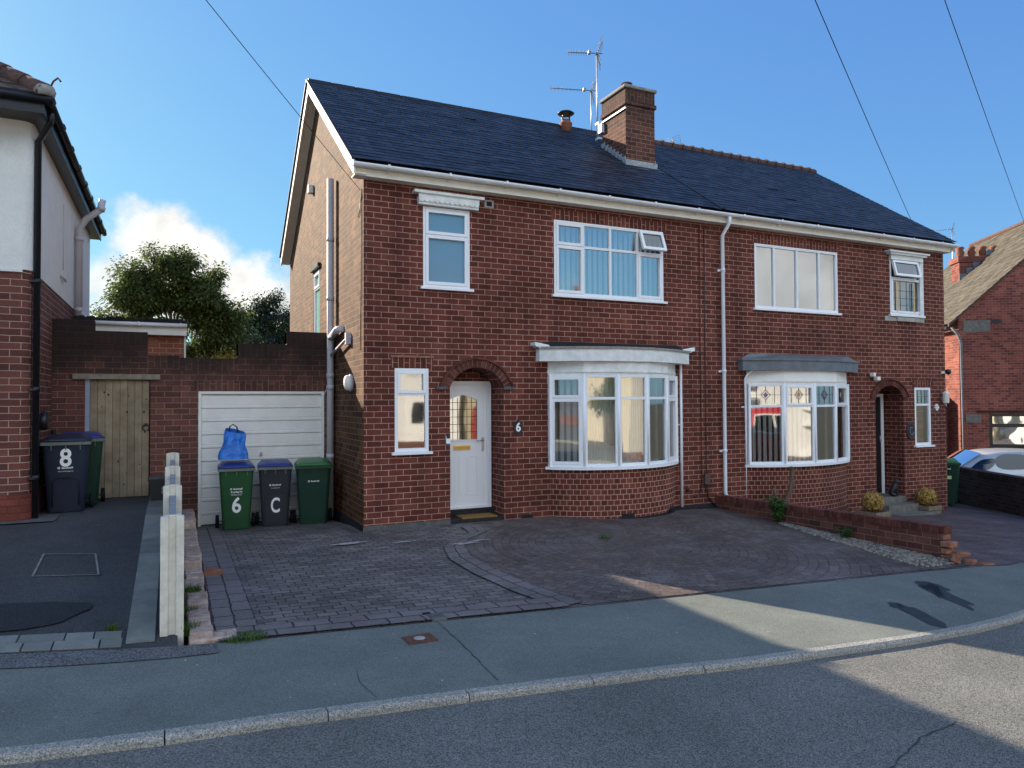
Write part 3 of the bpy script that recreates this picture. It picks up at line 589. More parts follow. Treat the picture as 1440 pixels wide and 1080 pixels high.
# ------------------------------------------------------------------ windows
def frameT(P0, ang):
    """local (u, d, z): u along wall, d outward, z up -> world"""
    c, s = cos(ang), sin(ang)
    return lambda p: V((P0[0]+p[0]*c+p[1]*s, P0[1]+p[0]*s-p[1]*c, p[2]))
def window(parent, P0, ang, lights, w, z0, z1, glass='glass', m='upvc', blind=None, sill=True, name='window', fw=.05, d0=-.05, d1=.012, sillover=.05, label=None, bars=None):
    T = frameT(P0, ang); b = MB(); g = MB()
    bar = lambda u0, u1, v0, v1, da, db: b.box((u0, da, v0), (u1, db, v1), T)
    bar(0, fw*.6, z0, z1, d0, d1); bar(w-fw*.6, w, z0, z1, d0, d1); bar(fw*.6, w-fw*.6, z1-fw*.6, z1, d0, d1); bar(fw*.6, w-fw*.6, z0, z0+fw*.6, d0, d1)
    for L in lights:
        ua, ub, va, vb, sash = L[:5]; ua = max(ua, fw*.6); ub = min(ub, w-fw*.6); va = max(va, z0+fw*.6); vb = min(vb, z1-fw*.6); h = fw*.42
        bar(ua, ua+h, va, vb, d0+.004, d1-.003); bar(ub-h, ub, va, vb, d0+.004, d1-.003); bar(ua+h, ub-h, va, va+h, d0+.004, d1-.003); bar(ua+h, ub-h, vb-h, vb, d0+.004, d1-.003)
        ia, ib, ja, jb = ua+h, ub-h, va+h, vb-h
        if sash == 1:
            k = .045; e = d1+.012; ia -= .012; ib += .012; ja -= .012; jb += .012
            bar(ia, ia+k, ja, jb, d0+.01, e); bar(ib-k, ib, ja, jb, d0+.01, e); bar(ia+k, ib-k, ja, ja+k, d0+.01, e); bar(ia+k, ib-k, jb-k, jb, d0+.01, e)
            ia += k; ib -= k; ja += k; jb -= k
        if sash == 2:      # top-hung vent pushed open
            k = .05; th = rad(L[5] if len(L) > 5 else 18); ia -= .012; ib += .012; ja -= .012; jb += .012; H = jb-ja
            T2 = lambda p: T(V((p[0], d1+.004+p[1]*cos(th)+(jb-p[2])*sin(th), jb-(jb-p[2])*cos(th)+p[1]*sin(th))))
            sb = MB()
            for q in ((ia, ia+k, ja, jb), (ib-k, ib, ja, jb), (ia+k, ib-k, ja, ja+k), (ia+k, ib-k, jb-k, jb)): sb.box((q[0], 0, q[2]), (q[1], .045, q[3]), T2)
            so = sb.build('open_vent', m, parent); gg = MB(); gg.poly([T2(V(p)) for p in ((ia+k, .02, ja+k), (ib-k, .02, ja+k), (ib-k, .02, jb-k), (ia+k, .02, jb-k))]); gg.build('pane', 'glassvent', so)
            continue
        g.poly([T(V(p)) for p in ((ia-.005, d0+.03, ja-.005), (ib+.005, d0+.03, ja-.005), (ib+.005, d0+.03, jb+.005), (ia-.005, d0+.03, jb+.005))])
    o = b.build(name, m, parent, bevel=.003)
    if label: o['label'] = label
    g.build('pane', glass, o)
    if bars:
        lb = MB()
        for (u0, v0, u1, v1, r) in bars: lb.tube([T(V((u0, d0+.036, v0))), T(V((u1, d0+.036, v1)))], r, 5)
        lb.build('leading', mat('lead_came', (.10, .10, .10), .5, .4), o)
    if sill:
        sb = MB(); sb.box((-sillover, d0, z0-.042), (w+sillover, d1+.055, z0-.002), T); sb.build('sill', m, o, bevel=.004)
    if blind == 'vertical':
        bb = MB(); u = .04
        while u < w-.04:
            bb.box((u, -.20, z0+.03), (u+.062, -.197, z1-.03), T); u += .105
        bb.build('blind', 'blind', o)
    elif blind == 'net':
        bb = MB(); n = 60; bb.grid([[T(V((w*i/n, -.17+.015*sin(i*1.3), z))) for z in (z0+.02, z1-.02)] for i in range(n+1)]); bb.build('curtain', 'blind', o)
    elif blind == 'curtain':
        bb = MB()
        for (ua, ub) in ((.03, w*.16), (w*.84, w-.03)):
            n = 24; bb.grid([[T(V((ua+(ub-ua)*i/n, -.18+.025*sin(i*1.6), z))) for z in (z0+.02, z1-.02)] for i in range(n+1)])
        bb.build('curtain', 'curtain', o)
    elif blind == 'wood':
        bb = MB(); z = z0+.05
        while z < z1-.04: bb.box((.05, -.16, z), (w-.05, -.12, z+.004), T); bb.box((.05, -.125, z-.014), (w-.05, -.122, z+.012), T); z += .034
        bb.build('blind', 'woodblind', o)
    elif blind == 'closed':
        bb = MB(); bb.poly([T(V(p)) for p in ((0, -.15, z0), (w, -.15, z0), (w, -.15, z1), (0, -.15, z1))]); bb.build('blind', 'blind', o)
    return o
def room(parent, x0, x1, y0, y1, z0, z1, m='interior'):
    b = MB(); P = lambda *a: b.poly(a)
    P((x0, y1, z0), (x0, y1, z1), (x1, y1, z1), (x1, y1, z0)); P((x0, y0, z0), (x0, y0, z1), (x0, y1, z1), (x0, y1, z0)); P((x1, y0, z0), (x1, y1, z0), (x1, y1, z1), (x1, y0, z1))
    P((x0, y0, z0), (x0, y1, z0), (x1, y1, z0), (x1, y0, z0)); P((x0, y0, z1), (x1, y0, z1), (x1, y1, z1), (x0, y1, z1))
    return b.build('room', m, parent)
# ------------------------------------------------------------------ the pair of houses
EY, EZ, RY, RZ = 9.98, 5.27, 13.75, 7.93; RX0, RX1 = 2.27, 15.52; BY = 17.45
house = thing('semi_detached_house', 'left half of the dark brick slate-roofed pair, with white front door and number 6', 'house', (5.7, D, 0))
house2 = thing('semi_detached_house', 'right half of the dark red brick semi with a lead-topped bay and arched side porch', 'house', (12.2, D, -.5))
W1 = (3.37, 4.12, 3.57, 4.78); W2 = (5.60, 7.79, 3.58, 4.81); W3 = (9.91, 12.12, 3.58, 4.81); W4 = (13.68, 14.69, 3.64, 4.82); S1 = (2.93, 3.45, 1.11, 2.34); S2 = (14.40, 14.92, .85, 2.09)
A1 = (3.79, 4.68, -.3, 2.08, .29, .5); A2 = (13.17, 14.04, -.9, 1.87, .26, .48)
b = MB(); wall_y(b, D, XL, XP, -.6, 5.2, [W1, W2, S1, (5.55, 7.95, .80, 2.4)], [A1])
b.build('front_wall', 'brick', house)
b = MB(); wall_y(b, D, XP, XR, -1.2, 5.2, [W3, W4, S2, (9.75, 12.25, .66, 2.3)], [A2])
b.build('front_wall', 'brick', house2)
# inner walls behind the porches
b = MB(); wall_y(b, D+.5, A1[0]-.3, A1[1]+.3, -.3, 2.6, [(3.86, 4.66, .12, 2.17)], depth=.02); b.build('porch_wall', 'brick', house)
b = MB(); wall_y(b, D+.48, A2[0]-.3, A2[1]+.3, -1.2, 2.4, [(13.0, 14.0, -.2, 1.96)], depth=.02); b.build('porch_wall', 'brick', house2)
# gable wall of the left half with its small window
GW0, GW1, GWz0, GWz1 = 13.62, 14.25, 3.05, 4.36
b = MB(); 
def gx(Y0, Y1, z0, z1): b.poly([(XL, Y1, z0), (XL, Y0, z0), (XL, Y0, z1), (XL, Y1, z1)])
gx(D, GW0, -.6, 5.2); gx(GW1, 17.4, -.6, 5.2); gx(GW0, GW1, -.6, GWz0); gx(GW0, GW1, GWz1, 5.2)
b.poly([(XL, 17.4, 5.2), (XL, D, 5.2), (XL, RY, RZ-.1)])
for q in ([(XL, GW0, GWz0), (XL+.09, GW0, GWz0), (XL+.09, GW0, GWz1), (XL, GW0, GWz1)], [(XL, GW1, GWz0), (XL, GW1, GWz1), (XL+.09, GW1, GWz1), (XL+.09, GW1, GWz0)], [(XL, GW0, GWz0), (XL, GW1, GWz0), (XL+.09, GW1, GWz0), (XL+.09, GW0, GWz0)], [(XL, GW0, GWz1), (XL+.09, GW0, GWz1), (XL+.09, GW1, GWz1), (XL, GW1, GWz1)]): b.poly(q)
b.build('gable_wall', 'brick_gable', house)
b = MB(); b.poly([(XL, 17.4, -.6), (XL, 17.4, 5.2), (XP, 17.4, 5.2), (XP, 17.4, -.6)]); b.build('rear_wall', 'brick_gable', house)
b = MB(); b.poly([(XP, 17.4, -1.2), (XP, 17.4, 5.2), (XR, 17.4, 5.2), (XR, 17.4, -1.2)]); b.poly([(XR, D, -1.2), (XR, 17.4, -1.2), (XR, 17.4, 5.2), (XR, RY, RZ-.1), (XR, D, 5.2)]); b.build('gable_wall', 'brick', house2)
window(house, (XL+.02, GW1), -pi/2, [(0, .63, GWz0, 4.02, 0), (0, .63, 4.02, GWz1, 1)], .63, GWz0, GWz1, 'frostteal', sill=False)
b = MB(); b.box((XL-.06, GW0-.1, GWz1+.02), (XL+.01, GW1+.1, GWz1+.09)); b.build('window_hood', 'black', house)
# plinths
b = MB(); b.box((XL-.014, D, -.3), (XL+.01, 12.3, .07)); b.build('plinth', 'blackrough', house)
b = MB(); b.box((XL-.012, D-.014, -.3), (3.79, D+.01, .065)); b.build('plinth', 'concrete_dk', house)
b = MB(); b.box((8.0, D-.02, -.3), (XP, D+.01, -.02)); b.build('plinth', 'blackrough', house)
# roofs of separate slates
def slates(name, x0, x1, parent, seed):
    rnd = random.Random(seed); b = MB(); n = 30; L_ = hypot(RY-EY+.04, RZ-EZ); dy, dz = (RY-EY+.04)/L_, (RZ-EZ)/L_; g = L_/n; w = .26; ny, nz = -dz, dy
    for r in range(n):
        s0 = r*g-.01; s1 = s0+g*1.9; x = x0-(w/2 if r % 2 else 0)
        while x < x1-.01:
            a, c = max(x, x0)+.0015, min(x+w, x1)-.0015; x += w
            if c-a < .02: continue
            t0 = .016+rnd.uniform(0, .006)+(.009 if rnd.random() < .008 else 0); t1 = .001; j = rnd.uniform(-.006, .006)
            P = lambda xx, s, h: (xx, EY-.04+dy*s+ny*h, EZ+dz*s+nz*h)
            s1c = min(s1, L_)
            b.prism([P(a, s0+j, t0), P(c, s0+j, t0), P(c, s1c, t1+.004), P(a, s1c, t1+.004)], V((0, -ny, -nz))*.009)
    b.build(name, 'slate', parent)
slates('roof', RX0, XP-.03, house, 3); slates('roof', XP+.03, RX1, house2, 4)
for x0, x1, p in ((RX0+.01, XP, house), (XP, RX1-.01, house2)):
    b = MB(); q = .03
    b.poly([(x0, EY-.03, EZ-q), (x1, EY-.03, EZ-q), (x1, RY, RZ-q), (x0, RY, RZ-q)]); b.poly([(x0, RY, RZ), (x1, RY, RZ), (x1, BY, EZ), (x0, BY, EZ)])
    b.poly([(x0, RY, RZ-q), (x1, RY, RZ-q), (x1, BY, EZ-q-.02), (x0, BY, EZ-q-.02)])
    b.build('roof_deck', 'slateplain', p)
b = MB(); b.prism([(XP-.05, EY-.05, EZ+.012), (XP+.05, EY-.05, EZ+.012), (XP+.05, RY, RZ+.012), (XP-.05, RY, RZ+.012)], (0, -.008, .012)); b.build('roof_joint', 'slateplain', house2)
# ridges
b = MB(); x = RX0
while x < XP: x1 = min(x+.45, XP); b.tube([(x+.004, RY, RZ-.035), (x1-.004, RY, RZ-.035)], .075, 10); x = x1
b.build('ridge', 'slateplain', house)
b = MB(); x = XP+.02
while x < RX1:
    x1 = min(x+.30, RX1); b.tube([(x+.003, RY, RZ-.01), (x1-.003, RY, RZ-.01)], .095, 10); b.tube([(x+.0, RY, RZ+.0), (x+.05, RY, RZ+.0)], .115, 10); x = x1
b.build('ridge', 'tile_clay', house2)
# verge boards and soffits on the left gable
def verge(parent, X0, X1, s):
    b = MB()
    for ya, za, yb, zb in ((EY-.02, EZ-.015, RY, RZ-.02), (BY+.0, EZ-.015, RY, RZ-.02)):
        b.prism([(X0, ya, za-.20), (X0, ya, za), (X0, yb, zb), (X0, yb, zb-.20)], (.03*s, 0, 0))
    o = b.build('verge_board', 'fascia', parent)
    b = MB()
    for ya, za, yb, zb in ((EY+.02, EZ-.19, RY, RZ-.17), (BY-.0, EZ-.19, RY, RZ-.17)):
        b.prism([(X0+.03*s, ya, za), (X1, ya, za), (X1, yb, zb), (X0+.03*s, yb, zb)], (0, 0, .02))
    b.build('verge_soffit', 'fascia', parent)
verge(house, RX0, XL, 1); verge(house2, RX1, XR, -1)
b = MB()
for ya, za, yb, zb in ((EY-.06, EZ-.03, RY, RZ-.01), (BY+.03, EZ-.03, RY, RZ-.01)): b.prism([(RX0-.035, ya, za), (RX0-.035, ya, za+.03), (RX0-.035, yb, zb+.03), (RX0-.035, yb, zb)], (.05, 0, 0))
b.build('verge_slates', 'slateplain', house)
# fascia, soffit and gutter
for x0, x1, p in ((RX0+.032, XP, house), (XP, RX1-.032, house2)):
    b = MB(); b.box((x0, 10.03, 5.065), (x1, 10.06, 5.255)); b.box((x0, 10.06, 5.065), (x1, D+.01, 5.085)); b.build('fascia', 'fascia', p)
    b = MB(); n = 10; R_ = .062; yc, zc = 9.955, 5.215
    prof = [(yc+R_*cos(a), zc-R_*.9*sin(a)) for a in [pi*k/n for k in range(n+1)]]; prof2 = [(yc+(R_-.008)*cos(a), zc+.001-(R_-.008)*.9*sin(a)) for a in [pi*k/n for k in range(n+1)]][::-1]
    xg0, xg1 = x0-(.04 if p is house else 0), x1+(.05 if p is house2 else 0)
    ring = prof+prof2; b.grid([[(x, y, z) for y, z in ring+[ring[0]]] for x in (xg0, xg1)]); b.poly([(xg0, y, z) for y, z in ring][::1]); b.poly([(xg1, y, z) for y, z in ring][::-1])
    x = x0+.45
    while x < x1: b.box((x, yc-R_-.006, zc-.03), (x+.035, yc-R_+.002, zc+.014)); b.tube([(x+.017, yc, zc-.062), (x+.017, yc+.06, zc-.075)], .008, 6); x += .93
    b.build('gutter', 'gutter', p)
# chimney on the left half
chx0, chx1, chy0, chy1, cht = 8.07, 8.77, 11.72, 12.57, 8.16
b = MB(); b.box((chx0, chy0, 6.2), (chx1, chy1, 7.72)); b.box((chx0-.03, chy0-.03, 7.72), (chx1+.03, chy1+.03, 7.80)); b.box((chx0-.004, chy0-.004, 7.80), (chx1+.004, chy1+.004, 8.05))
ch = b.build('chimney', 'brick_chim', house)
for p in ch.data.polygons:
    c = p.center+wl(house)
    if 7.80 < c.z < 8.05 and abs(p.normal.z) < .5:
        for li, vi in zip(p.loop_indices, p.vertices):
            v = ch.data.vertices[vi].co+wl(house); h = v.y if abs(p.normal.x) > .5 else v.x; ch.data.uv_layers[0].data[li].uv = (.004+(v.z-7.8)/.25*.215, h)
b = MB(); b.box((chx0-.045, chy0-.045, 8.05), (chx1+.045, chy1+.045, 8.12)); b.build('coping', 'mortar', ch, bevel=.025)
for (x, y) in ((8.20, 11.87), (8.33, 12.33)): b = MB(); b.lathe((x, y, 8.10), [(.105, 0), (.105, .035), (.085, .05), (.085, .06), (.12, .075), (.12, .10), (.09, .105)], 16); b.build('chimney_pot', 'tile_clay', ch)
sl = (RZ-EZ)/(RY-EY); rz = lambda y: EZ+(y-EY)*sl
b = MB(); b.box((chx0-.03, chy0-.045, rz(chy0)-.08), (chx1+.03, chy0-.012, rz(chy0)+.11))
n = 7
for k in range(n):
    y0 = chy0+(chy1-chy0)*k/n; y1 = chy0+(chy1-chy0)*(k+1)/n
    b.prism([(chx0-.02, y0, rz(y0)-.02), (chx0-.02, y1+.02, rz(y1)), (chx0-.02, y1+.02, rz(y1)+.10), (chx0-.02, y0, rz(y1)+.10)], (.014, 0, 0))
    b.prism([(chx1+.006, y0, rz(y0)-.02), (chx1+.006, y1+.02, rz(y1)), (chx1+.006, y1+.02, rz(y1)+.10), (chx1+.006, y0, rz(y1)+.10)], (.014, 0, 0))
b.prism([(chx0-.06, chy0-.15, rz(chy0-.15)+.02), (chx1+.12, chy0-.15, rz(chy0-.15)+.02), (chx1+.12, chy0-.02, rz(chy0-.02)+.02), (chx0-.06, chy0-.02, rz(chy0-.02)+.02)], (0, -.004, .008))
b.build('flashing', mat('lead_flashing', (.30, .32, .34), .6, .3, noise_amt=.35, noise_scale=14, bump=.3), ch)
b = MB(); b.box((chx0-.035, chy0-.03, 7.62), (chx0-.004, chy1+.1, 7.645)); b.build('strap', 'pipewhite', ch)
# flue with a rain cap on the ridge
b = MB(); b.lathe((7.73, RY-.25, 7.62), [(.11, 0), (.11, .2), (.14, .25), (.14, .29), (.10, .31), (.10, .36)], 16); fl = b.build('flue', 'clay', house)
b = MB(); b.lathe((7.73, RY-.25, 8.10), [(.16, 0), (.19, .02), (.15, .05), (.04, .075)], 16)
for k in range(4): a = k*pi/2+.4; b.tube([(7.73+.1*cos(a), RY-.25+.1*sin(a), 7.95), (7.73+.12*cos(a), RY-.25+.12*sin(a), 8.11)], .01, 5)
b.build('flue_cap', 'black', fl)
# soldier courses
soldier(house, 5.55, 7.86, 4.815, 4.98, D); soldier(house2, 9.86, 12.18, 4.815, 4.98, D); soldier(house, 2.88, 3.52, 2.345, 2.50, D); soldier(house2, 14.34, 15.0, 2.095, 2.25, D)
b = MB(); b.box((2.87, D-.02, 2.50), (3.53, D+.01, 2.53)); b.build('drip_course', 'rubble', house)
# windows
window(house, (W1[0], D+.01), 0, [(0, .75, W1[2], 4.36, 1), (0, .75, 4.36, W1[3], 1)], .75, W1[2], W1[3], 'frost')
room(house, 5.4, 8.0, D+.28, D+2.4, 3.2, 5.0)
w2 = window(house, (W2[0], D+.01), 0, [(0, .56, W2[2], 4.40, 1), (0, .56, 4.40, W2[3], 1), (.56, 1.09, W2[2], 4.40, 0), (.56, 1.09, 4.40, W2[3], 0), (1.09, 1.65, W2[2], 4.40, 0), (1.09, 1.65, 4.40, W2[3], 0), (1.65, 2.19, W2[2], 4.40, 1), (1.65, 2.19, 4.40, W2[3], 2, 20)], 2.19, W2[2], W2[3], 'glassup', blind='vertical')
room(house2, 9.8, 12.3, D+.28, D+2.4, 3.2, 5.0)
window(house2, (W3[0], D+.01), 0, [(0, .50, W3[2], W3[3], 0), (.50, 1.10, W3[2], W3[3], 0), (1.10, 1.70, W3[2], W3[3], 0), (1.70, 2.21, W3[2], W3[3], 0)], 2.21, W3[2], W3[3], 'glassup', blind='closed')
bars = [(.20, 3.70, .20, 4.34, .008), (.73, 3.70, .73, 4.34, .008)]+[(u, 3.68, u, 4.36, .004) for u in (.36, .56)]+[(.08, z, .9, z, .004) for z in (3.85, 4.0, 4.16)]
w4 = window(house2, (W4[0], D+.01), 0, [(0, 1.01, W4[2], 4.42, 1), (0, .86, 4.42, W4[3], 2, 14)], 1.01, W4[2], W4[3], 'glass', bars=bars)
MT['amber'] = mat('amber_glass', (.75, .42, .05), .3, .5); sg1 = MB().box((13.86, D-.022, 3.70), (13.885, D-.019, 4.34)); sg2 = MB().box((14.41, D-.022, 3.70), (14.435, D-.019, 4.34)); 
[q.build('stained_glass', MT['amber'], w4) for q in (sg1, sg2)]
room(house2, 13.5, 14.9, D+.12, D+1.4, 3.4, 5.0)
window(house, (S1[0], D+.01), 0, [(0, .52, S1[2], 1.96, 0), (0, .52, 1.96, S1[3], 1)], .52, S1[2], S1[3], 'glass')
room(house, 2.7, 3.7, D+.1, D+.9, .8, 2.6)
window(house2, (S2[0], D+.01), 0, [(0, .52, S2[2], 1.72, 0), (0, .52, 1.72, S2[3], 0)], .52, S2[2], S2[3], 'glass', blind='wood', bars=[(u, 1.76, u, 2.05, .005) for u in (.14, .26, .38)]+[(.06, 1.9, .46, 1.9, .005)])
room(house2, 14.2, 15.2, D+.22, D+.9, .5, 2.4)
# scalloped hood over the first-floor left window, moulded hood over the far right one
b = MB(); b.box((3.20, D-.13, 4.945), (4.32, D, 4.985)); n = 12; pts = [(3.27, D-.10, 4.945)]; x0, x1 = 3.28, 4.24; zb = 4.85
for k in range(n):
    for q in range(5): a = pi*q/4; xm = x0+(x1-x0)*(k+.5)/n; r = (x1-x0)/n/2; pts.append((xm-r*cos(a), D-.10, zb-.028*sin(a)))
pts.append((4.25, D-.10, 4.945)); b.prism(pts, (0, .02, 0)); b.box((3.28, D-.08, 4.79), (4.24, D+.0, 4.9)); b.build('window_hood', 'fasciawhite', house)
b = MB(); b.box((13.52, D-.14, 4.94), (14.80, D, 4.975)); b.box((13.58, D-.11, 4.90), (14.74, D, 4.94)); b.box((13.66, D-.06, 4.80), (14.68, D-.0, 4.90)); b.box((14.60, D-.03, 3.62), (14.72, D, 4.80)); b.build('window_hood', 'fasciawhite', house2)
# concrete patches, air bricks and vents
b = MB(); b.box((13.5, D-.012, 3.50), (14.75, D+.005, 3.60)); b.box((13.86, D-.04, 3.50), (14.55, D, 3.585)); b.build('sill_block', 'concrete', house2)
for (x, z, w, h) in ((5.08, .02, .2, .055), (4.45, 4.93, .15, .12), (3.72, 5.0, .17, .07)):
    p = house; b = MB(); b.box((x-w/2, D-.008, z-h/2), (x+w/2, D+.004, z+h/2)); o = b.build('air_brick', 'concrete' if z > 4.9 else 'black', p)
    b = MB(); b.lathe((0, 0, 0), [(.035, 0), (.035, .004)], 12) if False else b.box((x-w*.3, D-.011, z-h*.3), (x+w*.3, D-.008, z+h*.3)); b.build('opening', 'rubber', o)
# arches
arch_ring(house, A1[0], A1[1], A1[3], A1[4], .125, D); arch_ring(house2, A2[0], A2[1], A2[3], A2[4], .125, D)
for x in (3.66, 4.78): b = MB(); b.box((x-.10, D-.035, 2.03), (x+.08, D+.0, 2.075)); b.build('arch_stop', 'concrete_dk', house)
b = MB(); b.box((A1[0], D-.0, -.3), (A1[1], D+.5, .05)); b.box((A1[0], D+.36, .05), (A1[1], D+.5, .145)); b.build('door_step', 'blackrough', house)
b = MB(); b.box((A2[0], D-.28, -.9), (A2[1]+.04, D-.02, -.33)); b.box((A2[0]-.02, D-.02, -.9), (A2[1]-.005, D+.48, -.20)); b.box((A2[0]-.1, D-.62, -.9), (A2[1]+.12, D-.28, -.47)); b.build('door_step', MT['stepc'], house2)
# front door of number 6
b = MB(); dx0, dx1, dz0, dz1 = 3.86, 4.66, .135, 2.17; DY = D+.46
for q in ((dx0, dx0+.06, dz0, dz1), (dx1-.075, dx1, dz0, dz1), (dx0+.06, dx1-.075, dz1-.06, dz1), (dx0+.06, dx1-.075, dz0, dz0+.05)): b.box((q[0], DY-.03, q[2]), (q[1], DY+.06, q[3]))
dr = b.build('front_door', 'upvc', house, bevel=.004)
lx0, lx1 = dx0+.06, dx1-.075
b = MB(); wx0, wx1, wz0, wz1, wr = 3.93, 4.42, 1.24, 1.86, .09
n = 16; zc_ = lambda x: wz1+wr*(1-((x-(wx0+wx1)/2)/((wx1-wx0)/2))**2)**.8
b.poly([(lx0, DY, dz0+.05), (lx1, DY, dz0+.05), (lx1, DY, wz0), (lx0, DY, wz0)]); b.poly([(lx0, DY, wz0), (wx0, DY, wz0), (wx0, DY, dz1-.06), (lx0, DY, dz1-.06)]); b.poly([(wx1, DY, wz0), (lx1, DY, wz0), (lx1, DY, dz1-.06), (wx1, DY, dz1-.06)])
for k in range(n):
    a, c = wx0+(wx1-wx0)*k/n, wx0+(wx1-wx0)*(k+1)/n; za, zc2 = [wz1+wr*max(0, 1-abs((x-(wx0+wx1)/2)/((wx1-wx0)/2)))**.7 for x in (a, c)]
    b.poly([(a, DY, za), (c, DY, zc2), (c, DY, dz1-.06), (a, DY, dz1-.06)])
    b.prism([(a, DY-.014, za), (c, DY-.014, zc2), (c, DY-.014, zc2+.022), (a, DY-.014, za+.022)], (0, .013, 0))
for q in ((wx0-.02, wx0, wz0-.02, wz1), (wx1, wx1+.02, wz0-.02, wz1+.01), (wx0, wx1, wz0-.02, wz0)): b.box((q[0], DY-.014, q[2]), (q[1], DY-.001, q[3]))
for (a, c) in ((3.93, 4.12), (4.23, 4.42)):
    for q in ((a, a+.014, .36, .98), (c-.014, c, .36, .98), (a+.014, c-.014, .36, .374), (a+.014, c-.014, .966, .98)): b.box((q[0], DY-.009, q[2]), (q[1], DY-.001, q[3]))
    b.box((a+.035, DY-.007, .395), (c-.035, DY-.001, .945))
lf = b.build('door_leaf', 'upvc', dr)
b = MB(); b.poly([(wx0, DY+.008, wz0), (wx1, DY+.008, wz0), (wx1, DY+.008, wz1+wr), (wx0, DY+.008, wz1+wr)]); b.build('pane', glass_mat('door_glass', .32, (.9, .85, .6), wav=.0018), dr)
b = MB()
for x in (4.01, 4.09, 4.17, 4.25, 4.33): b.tube([(x, DY+.004, wz0), (x, DY+.004, wz1+.05)], .004, 5)
for z in (1.36, 1.48, 1.60, 1.72, 1.83): b.tube([(wx0, DY+.004, z), (wx1, DY+.004, z)], .004, 5)
b.build('leading', 'black', dr)
b = MB(); b.box((4.02, DY-.018, 1.075), (4.30, DY-.001, 1.15)); b.build('letterbox', 'brass', dr, bevel=.004)
b = MB(); b.box((4.03, DY-.021, 1.09), (4.29, DY-.018, 1.13)); b.build('flap', mat('brass_dark', (.5, .32, .08), .4, .5, metal=.6), dr)
b = MB(); b.box((4.50, DY-.016, 1.05), (4.535, DY-.001, 1.27)); b.tube([(4.517, DY-.04, 1.22), (4.40, DY-.045, 1.22)], .009, 8); b.tube([(4.517, DY-.001, 1.22), (4.517, DY-.042, 1.22)], .009, 8); b.build('handle', 'steel', dr)
room(house, 3.6, 5.0, D+.56, D+1.8, 0, 2.5)
# front door of the right half (seen as a dark slit and white frame)
b = MB(); b.box((13.92, D+.44, -.2), (14.0, D+.52, 1.96)); b.box((13.05, D+.44, 1.90), (13.92, D+.52, 1.96)); b.box((13.0, D+.44, -.2), (13.05, D+.52, 1.90)); d2 = b.build('front_door', 'upvc', house2, bevel=.004)
b = MB(); b.box((13.05, D+.46, -.18), (13.92, D+.50, 1.90))
for (z0, z1) in ((0, .7), (.85, 1.75)):
    for (x0, x1) in ((13.14, 13.44), (13.54, 13.84)): b.box((x0, D+.45, z0), (x1, D+.46, z1))
b.build('door_leaf', 'black', d2); b = MB(); b.tube([(13.86, D+.43, .9), (13.86, D+.43, 1.05)], .012, 8); b.build('handle', 'steel', d2)
